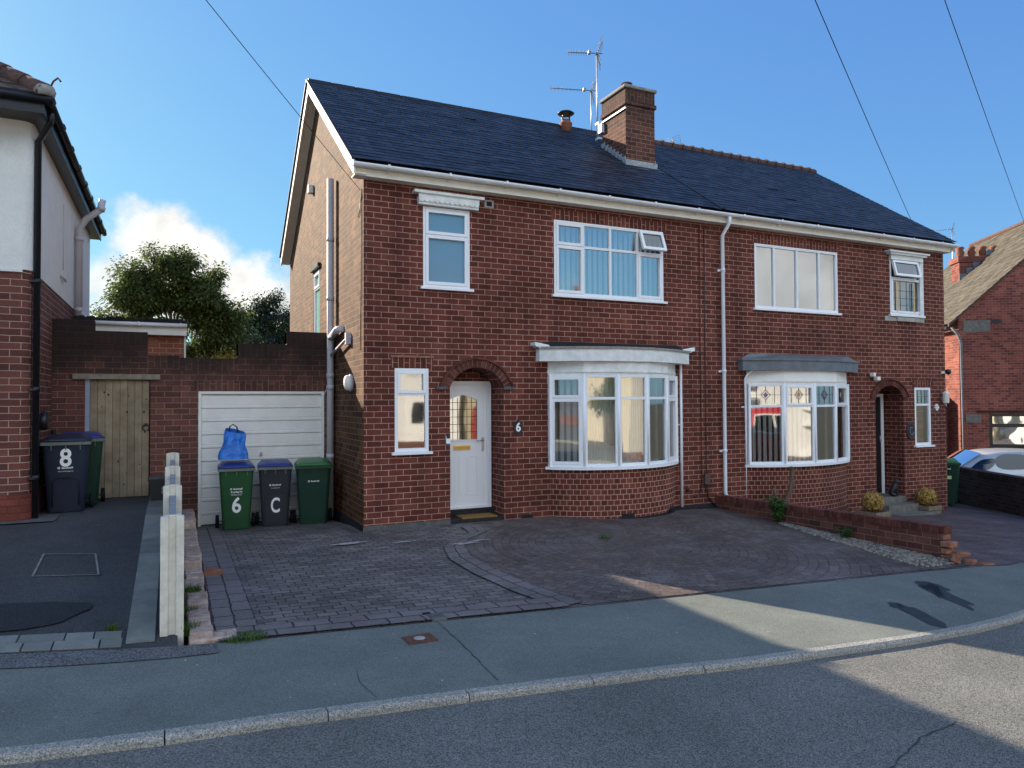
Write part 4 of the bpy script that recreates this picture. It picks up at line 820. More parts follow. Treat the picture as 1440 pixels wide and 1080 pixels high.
# ------------------------------------------------------------------ bays
def arcpts(x0, c, p, n, off=0., ends=None):
    R = (c*c/4+p*p)/(2*p); xc = x0+c/2; yc = D-p+R; a = asin(c/2/R); return [(xc+(R+off)*sin(t), yc-(R+off)*cos(t)) for t in [-a+2*a*k/n for k in range(n+1)]]
def bay(parent, x0, c, p, nf, zb, zs, zt, zh, trans, zg, kind, openers, blinds):
    pts = arcpts(x0, c, p, 28); b = MB(); L_ = 0; row = []
    for i, (x, y) in enumerate(pts):
        if i: L_ += hypot(x-pts[i-1][0], y-pts[i-1][1])
        row.append((x, y, L_))
    for i in range(28):
        a, q = row[i], row[i+1]; b.poly([(a[0], a[1], zb), (q[0], q[1], zb), (q[0], q[1], zs), (a[0], a[1], zs)], uv=[(a[2], zb), (q[2], zb), (q[2], zs), (a[2], zs)], smooth=True)
    by = b.build('bay_wall', 'brick_header', parent)
    # plinth
    out = arcpts(x0, c, p, 28, .018); b = MB(); b.grid([[(x, y, zb), (x, y, zg)] for x, y in out]); b.prism([(x, y, zg-.004) for x, y in out]+[(x0+c, D, zg-.004), (x0, D, zg-.004)], (0, 0, .004)); b.build('plinth', 'blackrough' if kind == 'felt' else 'brick_low', by)
    # sill
    so = arcpts(x0, c, p, 28, .075); b = MB(); so = [(x0-.08, D)]+[(x, min(y, D)) for x, y in so[1:-1]]+[(x0+c+.08, D)]
    b.prism([(x, y, zs-.005) for x, y in so], (0, 0, .045)); b.build('sill', 'upvc', by)
    F = arcpts(x0, c, p, nf, .0)
    for k in range(nf):
        (ax, ay), (bx, by_) = F[k], F[k+1]; w = hypot(bx-ax, by_-ay); an = atan2(by_-ay, bx-ax); sash = 1 if k in openers else 0
        nx, ny = sin(an), -cos(an)
        P0 = (ax+nx*(.02), ay+ny*(.02)); bars = None
        if kind == 'lead':
            m_ = w/2; zz = (trans+zt)/2; bars = [(w*.25, trans+.05, w*.25, zt-.05, .004), (w*.75, trans+.05, w*.75, zt-.05, .004), (.06, zz, w-.06, zz, .004), (m_, trans+.05, m_, zz-.09, .004), (m_, zz+.09, m_, zt-.05, .004), (m_-.09, zz, m_, zz+.09, .005), (m_, zz+.09, m_+.09, zz, .005), (m_+.09, zz, m_, zz-.09, .005), (m_, zz-.09, m_-.09, zz, .005)]
        wo_ = window(parent, P0, an, [(0, w, zs+.04, trans, sash if kind == 'felt' else 0), (0, w, trans, zt, sash)], w, zs+.04, zt, 'glass', blind=blinds.get(k), sill=False, name='bay_window', bars=bars)
        if kind == 'lead':
            T = frameT(P0, an); dm = MB(); r = .045; dm.prism([(w/2-r, -.018, zz), (w/2, -.018, zz-r*1.3), (w/2+r, -.018, zz), (w/2, -.018, zz+r*1.3)], (0, .004, 0), T); dm.build('stained_glass', mat('rose_glass', (.55, .25, .12) if k % 2 else (.25, .12, .25), .3, .5), wo_)
    # corner posts between facets
    b = MB()
    for (x, y) in F[1:-1]:
        a = atan2(y-(D-p+(c*c/4+p*p)/(2*p)), x-(x0+c/2)); b.lathe((x+.010*cos(a), y+.010*sin(a), zs+.04), [(.030, 0), (.030, zt-zs-.04)], 10)
    b.box((x0-.03, D-.06, zs+.04), (x0+.02, D, zt)); b.box((x0+c-.02, D-.06, zs+.04), (x0+c+.03, D, zt)); b.build('mullion', 'upvc', by)
    # head board
    hb = arcpts(x0, c, p, nf, .035); b = MB(); hb = [(x0-.03, D)]+[(x, y) for x, y in hb[1:-1]]+[(x0+c+.03, D)]; b.prism([(x, y, zt-.002) for x, y in hb], (0, 0, zh-zt+.002)); b.prism([(x, y, zt+.03) for x, y in [(x0-.04, D)]+arcpts(x0, c, p, nf, .05)[1:-1]+[(x0+c+.04, D)]], (0, 0, .03)); b.build('head_board', 'fasciawhite' if kind == 'felt' else 'wood_white', by)
    e = .24 if kind == 'felt' else .22; q = .09
    cp = [(x0-e, D)]+[(x0+c/2+(x-x0-c/2)*(1+2*(e-.06)/c), y-q) for x, y in arcpts(x0, c, p, nf)]+[(x0+c+e, D)]
    cp[1] = (x0-e, D-.12); cp[-2] = (x0+c+e, D-.12)
    zf = zh+(.20 if kind == 'felt' else .19); b = MB(); b.prism([(x, y, zh) for x, y in cp], (0, 0, zf-zh)); b.build('canopy', 'fasciawhite' if kind == 'felt' else 'lead', by)
    b = MB(); cp2 = [(x0+c/2+(x-x0-c/2)*(1.02), min(D, y-.02)) for x, y in cp]; b.prism([(x, y, zf-.003) for x, y in cp2], (0, 0, .035)); b.build('drip_edge', 'mortar' if kind == 'felt' else 'lead', by)
    for s, xx in ((-1, x0-e), (1, x0+c+e)): 
        if kind == 'felt':
            eb = MB(); eb.prism([(xx, D-.16, zf), (xx+s*.10, D-.16, zf+.05), (xx+s*.10, D, zf+.05), (xx, D, zf)], (0, 0, .05)); eb.prism([(xx-s*.16, D-.17, zf+.03), (xx+s*.09, D-.17, zf+.03), (xx+s*.09, D-.15, zf+.10), (xx-s*.16, D-.15, zf+.06)], (0, .012, 0)); eb.build('canopy_ear', 'fasciawhite', by)
    b = MB(); ins = .34 if kind == 'felt' else .12
    lo = [(x0-e+.1, D), *[(x, y+.04) for x, y in cp[1:-1]], (x0+c+e-.1, D)]; hi = [(x0-e+.2+ins*.6, D)]+[(x0+c/2+(x-x0-c/2)*.86, D-.06) for x, y in cp[1:-1]]+[(x0+c+e-.2-ins*.6, D)]
    zt_ = zf+.13
    for i in range(len(lo)-1): b.poly([(*lo[i], zf+.03), (*lo[i+1], zf+.03), (*hi[i+1], zt_), (*hi[i], zt_)])
    b.poly([(x, y, zt_) for x, y in hi]); b.build('bay_roof', 'blackrough' if kind == 'felt' else 'lead', by)
    room(parent, x0+.05, x0+c-.05, D+.0, D+3., zb+.1, zt+.1)
    return by
bay(house, 5.50, 2.50, .54, 5, -.4, .75, 2.27, 2.48, 1.885, -.04, 'felt', (0, 4), {0: 'vertical', 1: 'net', 2: 'net', 3: 'curtain', 4: None})
bay(house2, 9.70, 2.60, .36, 4, -.8, .60, 2.15, 2.39, 1.725, -.30, 'lead', (1, 3), {0: 'vertical', 1: 'vertical', 2: 'curtain', 3: None})
bb = bpy.data.objects
b = MB(); b.box((6.52, D-.552, -.045), (6.75, D-.535, .03)); b.build('air_brick', 'black', house)
b = MB(); b.box((7.60, D-.35, -.03), (7.78, D-.30, .03), lambda p: V((7.69, D-.325, 0))+Matrix.Rotation(.72, 3, 'Z') @ (V(p)-V((7.69, D-.325, 0)))); b.build('air_brick', 'black', house)
# rainwater and waste pipes
b = MB(); b.tube([(9.09, 9.955, 5.16), (9.09, 9.955, 5.06), (9.085, D-.06, 4.86), (9.085, D-.06, .16), (9.11, D-.06, .10), (9.34, D-.08, .02)], .034, 10)
for z in (4.2, 2.35, .9): b.tube([(9.085, D-.06, z), (9.085, D-.06, z+.05)], .041, 10); b.box((9.0, D-.03, z), (9.17, D-.0, z+.04))
b.build('downpipe', 'pipewhite', house2)
b = MB(); b.tube([(8.10, D-.06, 2.52), (8.10, D-.06, -.03)], .023, 8); b.box((8.05, D-.03, 1.4), (8.15, D, 1.43)); b.build('downpipe', 'pipewhite', house)
b = MB(); b.tube([(9.75, D-.12, 2.42), (9.63, D-.08, 2.33), (9.60, D-.05, 2.24), (9.60, D-.05, -.12)], .023, 8); b.box((9.54, D-.03, 1.7), (9.65, D, 1.73)); b.build('downpipe', 'pipewhite', house2)
b = MB(); b.tube([(XL-.085, 12.18, -.08), (XL-.085, 12.18, 5.62)], .056, 14); 
for z in (.9, 2.05, 2.25, 4.55, 3.55): b.tube([(XL-.085, 12.18, z), (XL-.085, 12.18, z+.08)], .064, 14)
b.build('soil_pipe', 'pipe', house)
b = MB(); b.tube([(XL-.085, 12.15, 2.93), (XL-.085, 11.62, 3.02), (XL+.02, 11.52, 3.03)], .055, 12); b.tube([(XL-.085, 12.15, 2.63), (XL-.07, 11.1, 2.80), (XL+.02, 11.0, 2.86)], .024, 10); b.box((XL-.075, 11.02, 2.74), (XL-.0, 11.12, 2.92)); b.build('waste_pipe', 'pipe', house)
# cables, meter boxes
b = MB(); 
for x in (8.59, 8.70): b.tube([(x, D-.006, 4.98), (x-.005, D-.008, 3.), (x, D-.006, .45), (x-.03, D-.006, .2)], .007, 5)
b.tube([(8.56, D-.008, .2), (8.5, D-.01, .14), (8.40, D-.01, .12)], .007, 5); b.tube([(8.72, D-.01, .4), (8.72, D-.02, .1), (8.86, D-.04, -.06)], .01, 5)
b.build('cable', 'black', house)
b = MB(); b.box((8.63, D-.05, .33), (8.75, D, .52)); b.build('cable_box', mat('brown_plastic', (.09, .055, .05), .5, .3), house, bevel=.006)
b = MB(); b.lathe((0, 0, 0), [(.035, 0), (.035, .03), (.02, .035)], 12); o = b.build('vent', 'black'); o.parent = house; o.location = V((8.26, D, .27))-wl(house); o.rotation_euler = (pi/2, 0, 0)
b = MB(); pts = [(XL-.03, D+.03+.6*k, 4.9-.0*k) for k in range(2)]; b.tube([(XL-.012, 10.28, 4.95), (XL-.012, 10.30, 3.5), (XL-.012, 10.36, 2.6)], .006, 5); b.tube([(XL-.012, 10.28, 4.9), (XL-.012, 10.42, 4.62), (XL-.012, 10.5, 4.58)], .006, 5); b.build('cable', 'black', house)
b = MB(); b.box((XL-.10, 14.28, 5.95), (XL, 14.42, 6.12)); b.build('vent_cowl', 'lampwhite', house, bevel=.02)
# ------------------------------------------------------------------ garage of number 6 with its stepped parapet
gar = thing('garage', 'brick garage with a stepped dark parapet and white ribbed up-and-over door', 'garage', (1.3, GY, 0))
b = MB(); wall_y(b, GY, .09, XL, -.4, 2.55, [(.36, 2.31, -.4, 2.03)], depth=.1)
def top(x0, x1, z0, z1): b.poly([(x0, GY, z0), (x1, GY, z0), (x1, GY, z1), (x0, GY, z1)])
top(.94, 1.70, 2.55, 2.80); top(1.70, XL, 2.55, 3.02)
T_ = .22
for x0, x1, z in ((.09, .94, 2.55), (.94, 1.70, 2.80), (1.70, XL, 3.02)): b.poly([(x0, GY, z), (x1, GY, z), (x1, GY+T_, z), (x0, GY+T_, z)]); b.poly([(x0, GY+T_, -.4), (x0, GY+T_, z), (x1, GY+T_, z), (x1, GY+T_, -.4)])
for x, z0, z1 in ((.94, 2.55, 2.80), (1.70, 2.80, 3.02)): b.poly([(x, GY, z0), (x, GY, z1), (x, GY+T_, z1), (x, GY+T_, z0)])
b.build('wall', 'brick_old', gar)
b = MB()
for x0, x1, z0, z1 in ((.09, .94, 2.35, 2.552), (.94, 1.70, 2.60, 2.802), (1.70, XL-.002, 2.82, 3.022)):
    P = [(x0, GY-.005, z0), (x1, GY-.005, z0), (x1, GY-.005, z1), (x0, GY-.005, z1)]; b.poly(P, uv=[(.005 if p[2] == z0 else .23, p[0]) for p in P])
    b.poly([(x0, GY-.005, z1), (x1, GY-.005, z1), (x1, GY+T_+.003, z1), (x0, GY+T_+.003, z1)]); b.poly([(x0, GY-.005, z0), (x0, GY-.005, z1), (x0, GY+T_, z1), (x0, GY+T_, z0)])
P = [(.30, GY-.004, 2.035), (2.36, GY-.004, 2.035), (2.36, GY-.004, 2.20), (.30, GY-.004, 2.20)]; b.poly(P, uv=[(.005 if p[2] == 2.035 else .17, p[0]) for p in P])
b.build('coping', 'brick_old', gar)
b = MB(); b.box((.36, GY+.005, -.15), (.405, GY+.08, 2.03)); b.box((2.265, GY+.005, -.15), (2.31, GY+.08, 2.03)); b.box((.405, GY+.005, 1.985), (2.265, GY+.08, 2.03)); gf = b.build('garage_door', 'wood_white', gar, bevel=.003)
b = MB(); z = -.085; n = 0; prof = []
while z < 1.98:
    h = .158 if n % 2 == 0 else .052; z1 = min(z+h, 1.98); d = 0 if n % 2 == 0 else -.012
    prof += [(d+.004, z+.002), (d-.004, z+.012), (d-.004, z1-.008), (d+.006, z1-.001)]; z = z1; n += 1
b.grid([[(x, GY+.045+d, zz) for d, zz in prof] for x in (.407, 2.263)], smooth=False); b.build('door_panel', 'wood_white', gf)
b = MB(); b.lathe((0, 0, 0), [(.03, 0), (.03, .012), (.012, .02), (.012, .04)], 12); o = b.build('handle', 'steel'); o.parent = gf; o.location = V((1.30, GY+.035, 1.0))-wl(gf); o.rotation_euler = (pi/2, 0, 0); o.scale = (.7, 1.25, 1)
b = MB(); b.tube([(2.30, GY+.0, 1.95), (2.36, GY-.02, 2.10), (2.40, GY-.02, 2.2)], .006, 5); b.build('cable', 'pipewhite', gar)
b = MB(); b.poly([(.1, GY+T_, 2.30), (XL, GY+T_, 2.30), (XL, 17.3, 2.2), (.1, 17.3, 2.2)]); b.poly([(.1, GY+T_, -.4), (.1, GY+T_, 2.3), (.1, 17.3, 2.2), (.1, 17.3, -.4)]); b.poly([(.1, 17.3, -.4), (.1, 17.3, 2.2), (XL, 17.3, 2.2), (XL, 17.3, -.4)]); b.build('roof', 'blackrough', gar)
# ------------------------------------------------------------------ side wall with the timber gate
X8 = -1.60
gw = thing('gate_wall', 'tall sooty brick wall round the timber side gate, stepped at its left', 'wall', (-.75, GY, 0))
b = MB(); wall_y(b, GY-.012, X8, .088, .1, 2.58, [(-1.18, -.315, .1, 2.21)], depth=.12)
for x0, x1, z0, z1 in ((X8, -1.07, 2.58, 3.09), (-1.07, -.36, 2.58, 2.93)): b.poly([(x0, GY-.012, z0), (x1, GY-.012, z0), (x1, GY-.012, z1), (x0, GY-.012, z1)])
for x0, x1, z in ((X8, -1.07, 3.09), (-1.07, -.36, 2.93), (-.36, .088, 2.58)): b.poly([(x0, GY-.012, z), (x1, GY-.012, z), (x1, GY+.21, z), (x0, GY+.21, z)]); b.poly([(x0, GY+.21, .1), (x0, GY+.21, z), (x1, GY+.21, z), (x1, GY+.21, .1)])
for x, z0, z1 in ((-1.07, 2.93, 3.09), (-.36, 2.58, 2.93)): b.poly([(x, GY-.012, z0), (x, GY+.21, z0), (x, GY+.21, z1), (x, GY-.012, z1)])
b.build('wall', 'brick_old', gw)
b = MB()
for x0, x1, z0, z1 in ((-1.07, -.36, 2.74, 2.932), (-.36, .088, 2.39, 2.582)):
    P = [(x0, GY-.017, z0), (x1, GY-.017, z0), (x1, GY-.017, z1), (x0, GY-.017, z1)]; b.poly(P, uv=[(.005 if p[2] == z0 else .23, p[0]) for p in P]); b.poly([(x0, GY-.017, z1), (x1, GY-.017, z1), (x1, GY+.21, z1+.002), (x0, GY+.21, z1+.002)])
b.build('coping', 'brick_old', gw)
b = MB(); b.box((-1.34, GY-.055, 2.205), (-.18, GY+.05, 2.285)); b.build('lintel', 'lintelwood', gw, bevel=.006)
b = MB(); b.box((-1.18, GY+.0, .40), (-1.12, GY+.07, 2.205)); b.build('gate_frame', mat('blue_grey_post', (.28, .32, .42), .6, .2, noise_amt=.15), gw)
b = MB(); x = -1.118; k = 0
while x < -.33: x1 = min(x+.0985, -.322); b.box((x+.0015, GY+.02+.004*(k % 2), .43), (x1-.0015, GY+.05, 2.195)); x = x1; k += 1
gt = b.build('gate', 'gatewood', gw, bevel=.004)
b = MB(); rp = [( -.372+.045*cos(a), GY-.004, 1.475+.045*sin(a)) for a in [2*pi*i/16 for i in range(17)]]; b.tube(rp, .009, 6); b.lathe((0, 0, 0), [(.0, 0)], 3) if False else b.box((-.392, GY-.006, 1.50), (-.352, GY+.02, 1.54)); b.build('ring_handle', 'black', gt)
b = MB(); rnd = random.Random(5)
for i in range(13):
    x, z = rnd.uniform(-1.08, -.36), rnd.uniform(.6, 2.1); r = rnd.uniform(.008, .016); b.prism([(x+r*cos(a), GY+.0185, z+r*1.3*sin(a)) for a in [2*pi*q/8 for q in range(8)]], (0, .003, 0))
b.build('knots', mat('knot', (.07, .045, .025), .8, .1), gt)
# flat-roofed outbuilding behind the gate wall
ob = thing('outbuilding', 'flat-roofed red brick outbuilding with white gutter board, behind the gate wall', 'outbuilding', (-.5, 14, 0))
b = MB(); b.box((-1.45, 14.0, 0), (.17, 18.5, 3.08)); b.build('wall', 'brick_red', ob)
b = MB(); b.box((-1.50, 13.84, 3.03), (.21, 13.98, 3.20)); b.build('fascia', 'wood_white', ob)
b = MB(); b.tube([(-1.5, 13.80, 3.20), (.215, 13.80, 3.20)], .038, 8); 
for x in (-.56, .10): b.tube([(x, 13.80, 3.20), (x+.03, 13.80, 3.20)], .046, 8)
b.build('gutter', 'gutter', ob)
b = MB(); b.prism([(-1.5, 13.80, 3.235), (.2, 13.80, 3.235), (.2, 18.6, 3.30), (-1.5, 18.6, 3.30)], (0, 0, .05)); rnd = random.Random(2)
for i in range(160): x, y = rnd.uniform(-1.5, .2), rnd.uniform(13.8, 14.3); r = rnd.uniform(.015, .04); b.box((x-r, y-r, 3.28), (x+r, y+r, 3.285+r*.8))
b.build('roof', 'blackrough', ob)
b = MB(); b.box((-.44, 13.992, 2.86), (-.24, 14.0, 2.96)); b.build('air_brick', 'rubble', ob); b = MB(); b.box((.172, 13.98, 2.2), (.20, 14.0, 3.06)); b.build('corner_trim', 'wood_white', ob)
# ------------------------------------------------------------------ number 8 on the left
nb = thing('neighbour_house', 'house at the left edge, white render over red brick, with a black downpipe', 'house', (-4, 10.5, .4))
XB, YF, YB8, ZB, ZE = -7.8, 10.50, 17.2, 3.50, 5.36
r = .12
def corner(z0, z1, m, name, prot=0.):
    pts = [(XB, YF-prot)]+[(X8-r+(r+prot)*sin(a), YF+r-(r+prot)*cos(a)) for a in [pi/2*k/6 for k in range(7)]]+[(X8+prot, YB8), (XB, YB8)]
    b = MB(); L_ = 0
    for i in range(len(pts)-1):
        (x0, y0), (x1, y1) = pts[i], pts[i+1]; d = hypot(x1-x0, y1-y0); b.poly([(x0, y0, z0), (x1, y1, z0), (x1, y1, z1), (x0, y0, z1)], uv=[(L_, z0), (L_+d, z0), (L_+d, z1), (L_, z1)]); L_ += d
    b.poly([(x, y, z1) for x, y in pts]); return b.build(name, m, nb)
corner(.0, ZB, 'brick_side', 'brick_wall'); corner(ZB, ZE, 'render', 'rendered_wall', .015); corner(.0, .74, brick_mat('brick_painted_plinth', [(.15, .040, .028), (.19, .05, .034), (.13, .036, .026)], (.12, .034, .025), bw=.235, rh=.0866, bump=1.), 'plinth', .03)
b = MB(); b.box((XB, YF-.030, ZB-.035), (X8-.08, YF, ZB)); b.build('bell_cast', 'render', nb)
OX, OY0, OY1 = X8+.17, YF-.42, 17.55
b = MB(); b.box((XB-.2, OY0, ZE-.02), (OX, OY1, ZE+.0)); b.build('soffit', 'black', nb)
b = MB(); b.box((XB-.2, OY0-.02, ZE-.04), (OX+.02, OY0, ZE+.16)); b.box((OX, OY0, ZE-.04), (OX+.02, OY1, ZE+.16)); b.build('fascia', 'black', nb)
b = MB(); gz_ = ZE+.13; b.tube([(XB, OY0-.06, gz_), (OX+.07, OY0-.06, gz_), (OX+.07, OY1+.05, gz_)], .055, 10)
y = OY0
while y < OY1: b.tube([(OX+.07, y, gz_), (OX+.07, y+.05, gz_)], .064, 10); y += .9
b.build('gutter', 'black', nb)
b = MB(); rp = tan_ = .70; ex0, ex1, ey0, ey1, ez = XB-.25, OX+.06, OY0-.06, OY1+.06, ZE+.17; hw = 3.1; hz = ez+hw*rp; rx = ex1-hw; ry0, ry1 = ey0+hw, ey1-hw
def tiles8(b, A, B, C, D_, n):
    """rows of tiles: eaves A-B, top D_-C"""
    A, B, C, D_ = map(V, (A, B, C, D_)); nn = (B-A).cross(D_-A).normalized(); rnd = random.Random(9)
    for i in range(n):
        k0, k1 = i/n, (i+1.25)/n; k1 = min(k1, 1)
        p, q = A.lerp(D_, k0), B.lerp(C, k0); p1, q1 = A.lerp(D_, k1), B.lerp(C, k1); m_ = max(1, int((q-p).length/.28))
        for j in range(m_):
            a, c = j/m_, (j+1)/m_; u = rnd.uniform(0, .006); b.prism([p.lerp(q, a)+nn*(.02+u), p.lerp(q, c-.004)+nn*(.02+u), p1.lerp(q1, c-.004)+nn*.004, p1.lerp(q1, a)+nn*.004], -nn*.012)
tiles8(b, (ex1, ey0, ez), (ex1, ey1, ez), (rx, ry1, hz), (rx, ry0, hz), 16); tiles8(b, (ex0, ey0, ez), (ex1, ey0, ez), (rx, ry0, hz), (ex0, ry0, hz), 16)
b.poly([(ex1, ey1, ez), (ex0, ey1, ez), (ex0, ry1, hz), (rx, ry1, hz)]); b.poly([(rx, ry0, hz), (rx, ry1, hz), (ex0, ry1, hz), (ex0, ry0, hz)]); b.build('roof', 'rooftile', nb)
b = MB(); h0, h1 = V((ex1-.02, ey0+.02, ez+.03)), V((rx, ry0, hz+.03)); n = 13
for i in range(n): b.tube([h0.lerp(h1, i/n), h0.lerp(h1, (i+1.08)/n)], [.115, .10], 12)
b.build('hip_tiles', 'tile_clay', nb)
b = MB(); b.lathe(h0-V((.02, -.02, .04)), [(.10, 0), (.12, .06), (.10, .12), (.03, .15)], 12); b.build('hip_end', 'mortar', nb)
b = MB(); b.tube([h0+V((.02, .02, .05)), h0+V((.07, -.0, .16)), h0+V((.12, -.02, .20)), h0+V((.15, -.02, .16))], .012, 6); b.build('hip_iron', 'iron', nb)
b = MB(); b.tube([(OX+.05, OY0+.25, gz_-.03), (OX+.04, OY0+.30, gz_-.16), (X8+.055, YF+.10, gz_-.35), (X8+.055, YF+.10, .42)], .038, 10)
for z in (3.35, 2.0, .9): b.tube([(X8+.055, YF+.10, z), (X8+.055, YF+.10, z+.06)], .046, 10); b.box((X8-.01, YF+.04, z+.01), (X8+.06, YF+.16, z+.04))
b.build('downpipe', 'black', nb)
b = MB(); b.tube([(X8+.09, 14.6, 3.1), (X8+.09, 14.6, 4.92), (X8+.20, 14.55, 5.10), (X8+.42, 14.5, 5.27), (X8+.45, 14.5, 5.45)], .058, 14)
for z in (3.45, 4.7): b.tube([(X8+.09, 14.6, z), (X8+.09, 14.6, z+.08)], .068, 14)
b.tube([(X8+.09, 14.6, 3.5), (X8+.22, 14.62, 3.3), (X8+.26, 14.6, 3.1)], .05, 10); b.tube([(X8+.42, 14.5, 5.25), (X8+.44, 14.5, 5.33)], .066, 12)
b.build('soil_pipe', 'pipe', nb)
b = MB(); b.tube([(X8+.02, 13.2, 3.95), (X8+.02, 13.2, 5.0)], .008, 5); b.tube([(X8+.03, 12.9, 3.82), (X8+.06, 13.2, 3.78), (X8+.05, 13.3, 3.83)], .018, 6); b.build('overflow_pipe', 'pipe', nb)
b = MB(); b.lathe((0, 0, 0), [(.10, 0), (.12, .03), (.12, .09), (.09, .11)], 14); o = b.build('extractor_vent', 'black'); o.parent = nb; o.location = V((X8, 11.2, 1.62))-wl(nb); o.rotation_euler = (0, pi/2, 0)
# kerb slab at its foot
struct(sheet('house_apron', XB, X8+.30, lambda X: YF-.22, lambda X: YF+.3, lambda X, Y: z8(X, Y)+.012, 'concrete_dk', ny=1))
# ------------------------------------------------------------------ boundary fence and dwarf brick edge
fe = thing('boundary_fence', 'fence of cream concrete posts with grey boards, running along the left drive', 'fence', (0, 6.2, .0))
FY = (6.22, 7.95, 9.75, 11.45); FT = (.985, 1.04, 1.085, 1.14)
for i, (y, zt) in enumerate(zip(FY, FT)):
    zb = z8(-.1, y)-.1; w = .084; b = MB(); x0 = .0
    sec = [(-w, -.06), (-.030, -.06), (-.020, -.035), (.020, -.035), (.030, -.06), (w, -.06), (w, .06), (.035, .06), (.035, .03), (-.035, .03), (-.035, .06), (-w, .06)]
    k = len(b.v); 
    for zz in (0, 1):
        for (sx, sy) in sec: b.vert((x0+sx, y+sy, zb if zz == 0 else zt-abs(sx)*.28))
    n = len(sec)
    for q in range(n): j = (q+1) % n; b.f.append([k+q, k+j, k+n+j, k+n+q])
    b.f.append([k+n+q for q in range(n)]); b.build('post', 'fence', fe, bevel=.004)
for i in range(3):
    y0, y1 = FY[i]+.035, FY[i+1]-.04; zt = FT[i+1]-.11
    b = MB(); b.prism([(-.028, y0, FT[i]-.13), (-.028, y1, zt), (.028, y1, zt), (.028, y0, FT[i]-.13)][::-1], (0, 0, -.82)); b.build('board', 'panel_grey', fe, bevel=.004)
dw = thing('brick_edging', 'low crumbling edging of whitewashed bricks along the foot of the boundary fence', 'edging', (.2, 8, 0))
b = MB(); y = 6.02; rnd = random.Random(11)
while y < 12.1:
    L_ = rnd.uniform(.19, .24); z = z6(.3, y); h = .06+.05*min(1, (y-6)/3)+rnd.uniform(-.012, .012)+(.07 if y > 8.2 else 0)+(.12 if y > 10.4 else 0); jx = rnd.uniform(-.012, .012)
    b.box((.115+jx, y+.006, z-.1), (.285+jx, y+L_-.006, z+h)); 
    y += L_
b.box((.12, 5.97, -.05), (.46, 6.14, .050)); b.box((.30, 6.10, -.05), (.47, 6.2, .042))
b.build('bricks', 'paintbrick', dw, bevel=.014)
t = tag(MB().box((.30, 8.26, z6(.3, 8.3)), (.50, 8.36, z6(.3, 8.3)+.055)).box((.33, 8.34, z6(.3, 8.3)), (.42, 8.52, z6(.3, 8.3)+.05)).build('broken_bricks', 'rubble', bevel=.012), 'two broken orange brick ends lying on the setts by the left edging', 'brick')
# ------------------------------------------------------------------ garden wall between the drives
gwl = thing('garden_wall', 'low red brick wall between the two front drives, its near end broken and toothed', 'wall', (8.95, 8, -.2))
wt = lambda y: interp(y, [5.9, 6.5, 10.2], [.225, .21, .125])
b = MB(); n = 12; x0, x1 = 8.90, 9.02
for i in range(n):
    y0, y1 = 5.98+(D-5.98)*i/n, 5.98+(D-5.98)*(i+1)/n
    for x in (x0, x1): P = [(x, y0, -.75), (x, y1, -.75), (x, y1, wt(y1)-.10), (x, y0, wt(y0)-.10)]; b.poly(P if x == x1 else P[::-1], uv=[(p[1], p[2]-wt(p[1])) for p in (P if x == x1 else P[::-1])])
    b.poly([(x0, y0, wt(y0)-.10), (x1, y0, wt(y0)-.10), (x1, y1, wt(y1)-.10), (x0, y1, wt(y1)-.10)])
b.poly([(x0, 5.98, -.75), (x1, 5.98, -.75), (x1, 5.98, wt(5.98)-.10), (x0, 5.98, wt(5.98)-.10)])
b.build('wall', 'brick_low', gwl)
b = MB(); y = 5.92; rnd = random.Random(4)
while y < D-.02: y1 = min(y+.075, D-.004); j = rnd.uniform(-.004, .004); z = wt(y)+j; b.box((x0-.008+j, y+.004, z-.104), (x1+.03+j, y1-.004, z)); y = y1
b.build('coping_bricks', mat('coping_brick', (.12, .042, .032), .85, .2, noise_amt=.35, noise_scale=20, island=.3, bump=.6, bump_scale=50), gwl, bevel=.006)
b = MB(); z = wt(5.9)-.10; k = 0; rnd = random.Random(8)
while z > -.30: L_ = (.05, .14, .08, .18, .10)[k % 5]; b.box((x0-.01-rnd.uniform(0, .01), 5.98-L_, z-.078), (x1+.012, 5.98, z-.004)); z -= .088; k += 1
b.build('broken_end', 'rubble', gwl, bevel=.012)
for i, (x, y, z, sx, sy, sz, rz_, rx_, l) in enumerate(((9.05, 5.70, -.20, .21, .10, .07, .3, .05, 'loose brick lying flat on the pile at the broken end of the garden wall'), (8.80, 5.74, -.135, .12, .11, .10, .9, .4, 'rounded pale brick lump leaning at the foot of the garden wall end'), (9.22, 5.62, -.245, .22, .105, .075, -.1, 0, 'lowest loose brick beside the forecourt edge'), (9.08, 5.84, -.13, .21, .10, .07, -.3, .1, 'topmost loose brick of the pile at the wall end'), (9.45, 5.60, -.27, .15, .09, .06, .5, .1, 'small loose brick furthest out along the forecourt edge'))):
    b = MB(); b.box((-sx/2, -sy/2, -sz/2), (sx/2, sy/2, sz/2)); o = b.build('loose_brick', 'rubble', bevel=.018); o.location = (x, y, z); o.rotation_euler = (rx_, .05, rz_); tag(o, l, 'brick', 'loose bricks at the wall end')
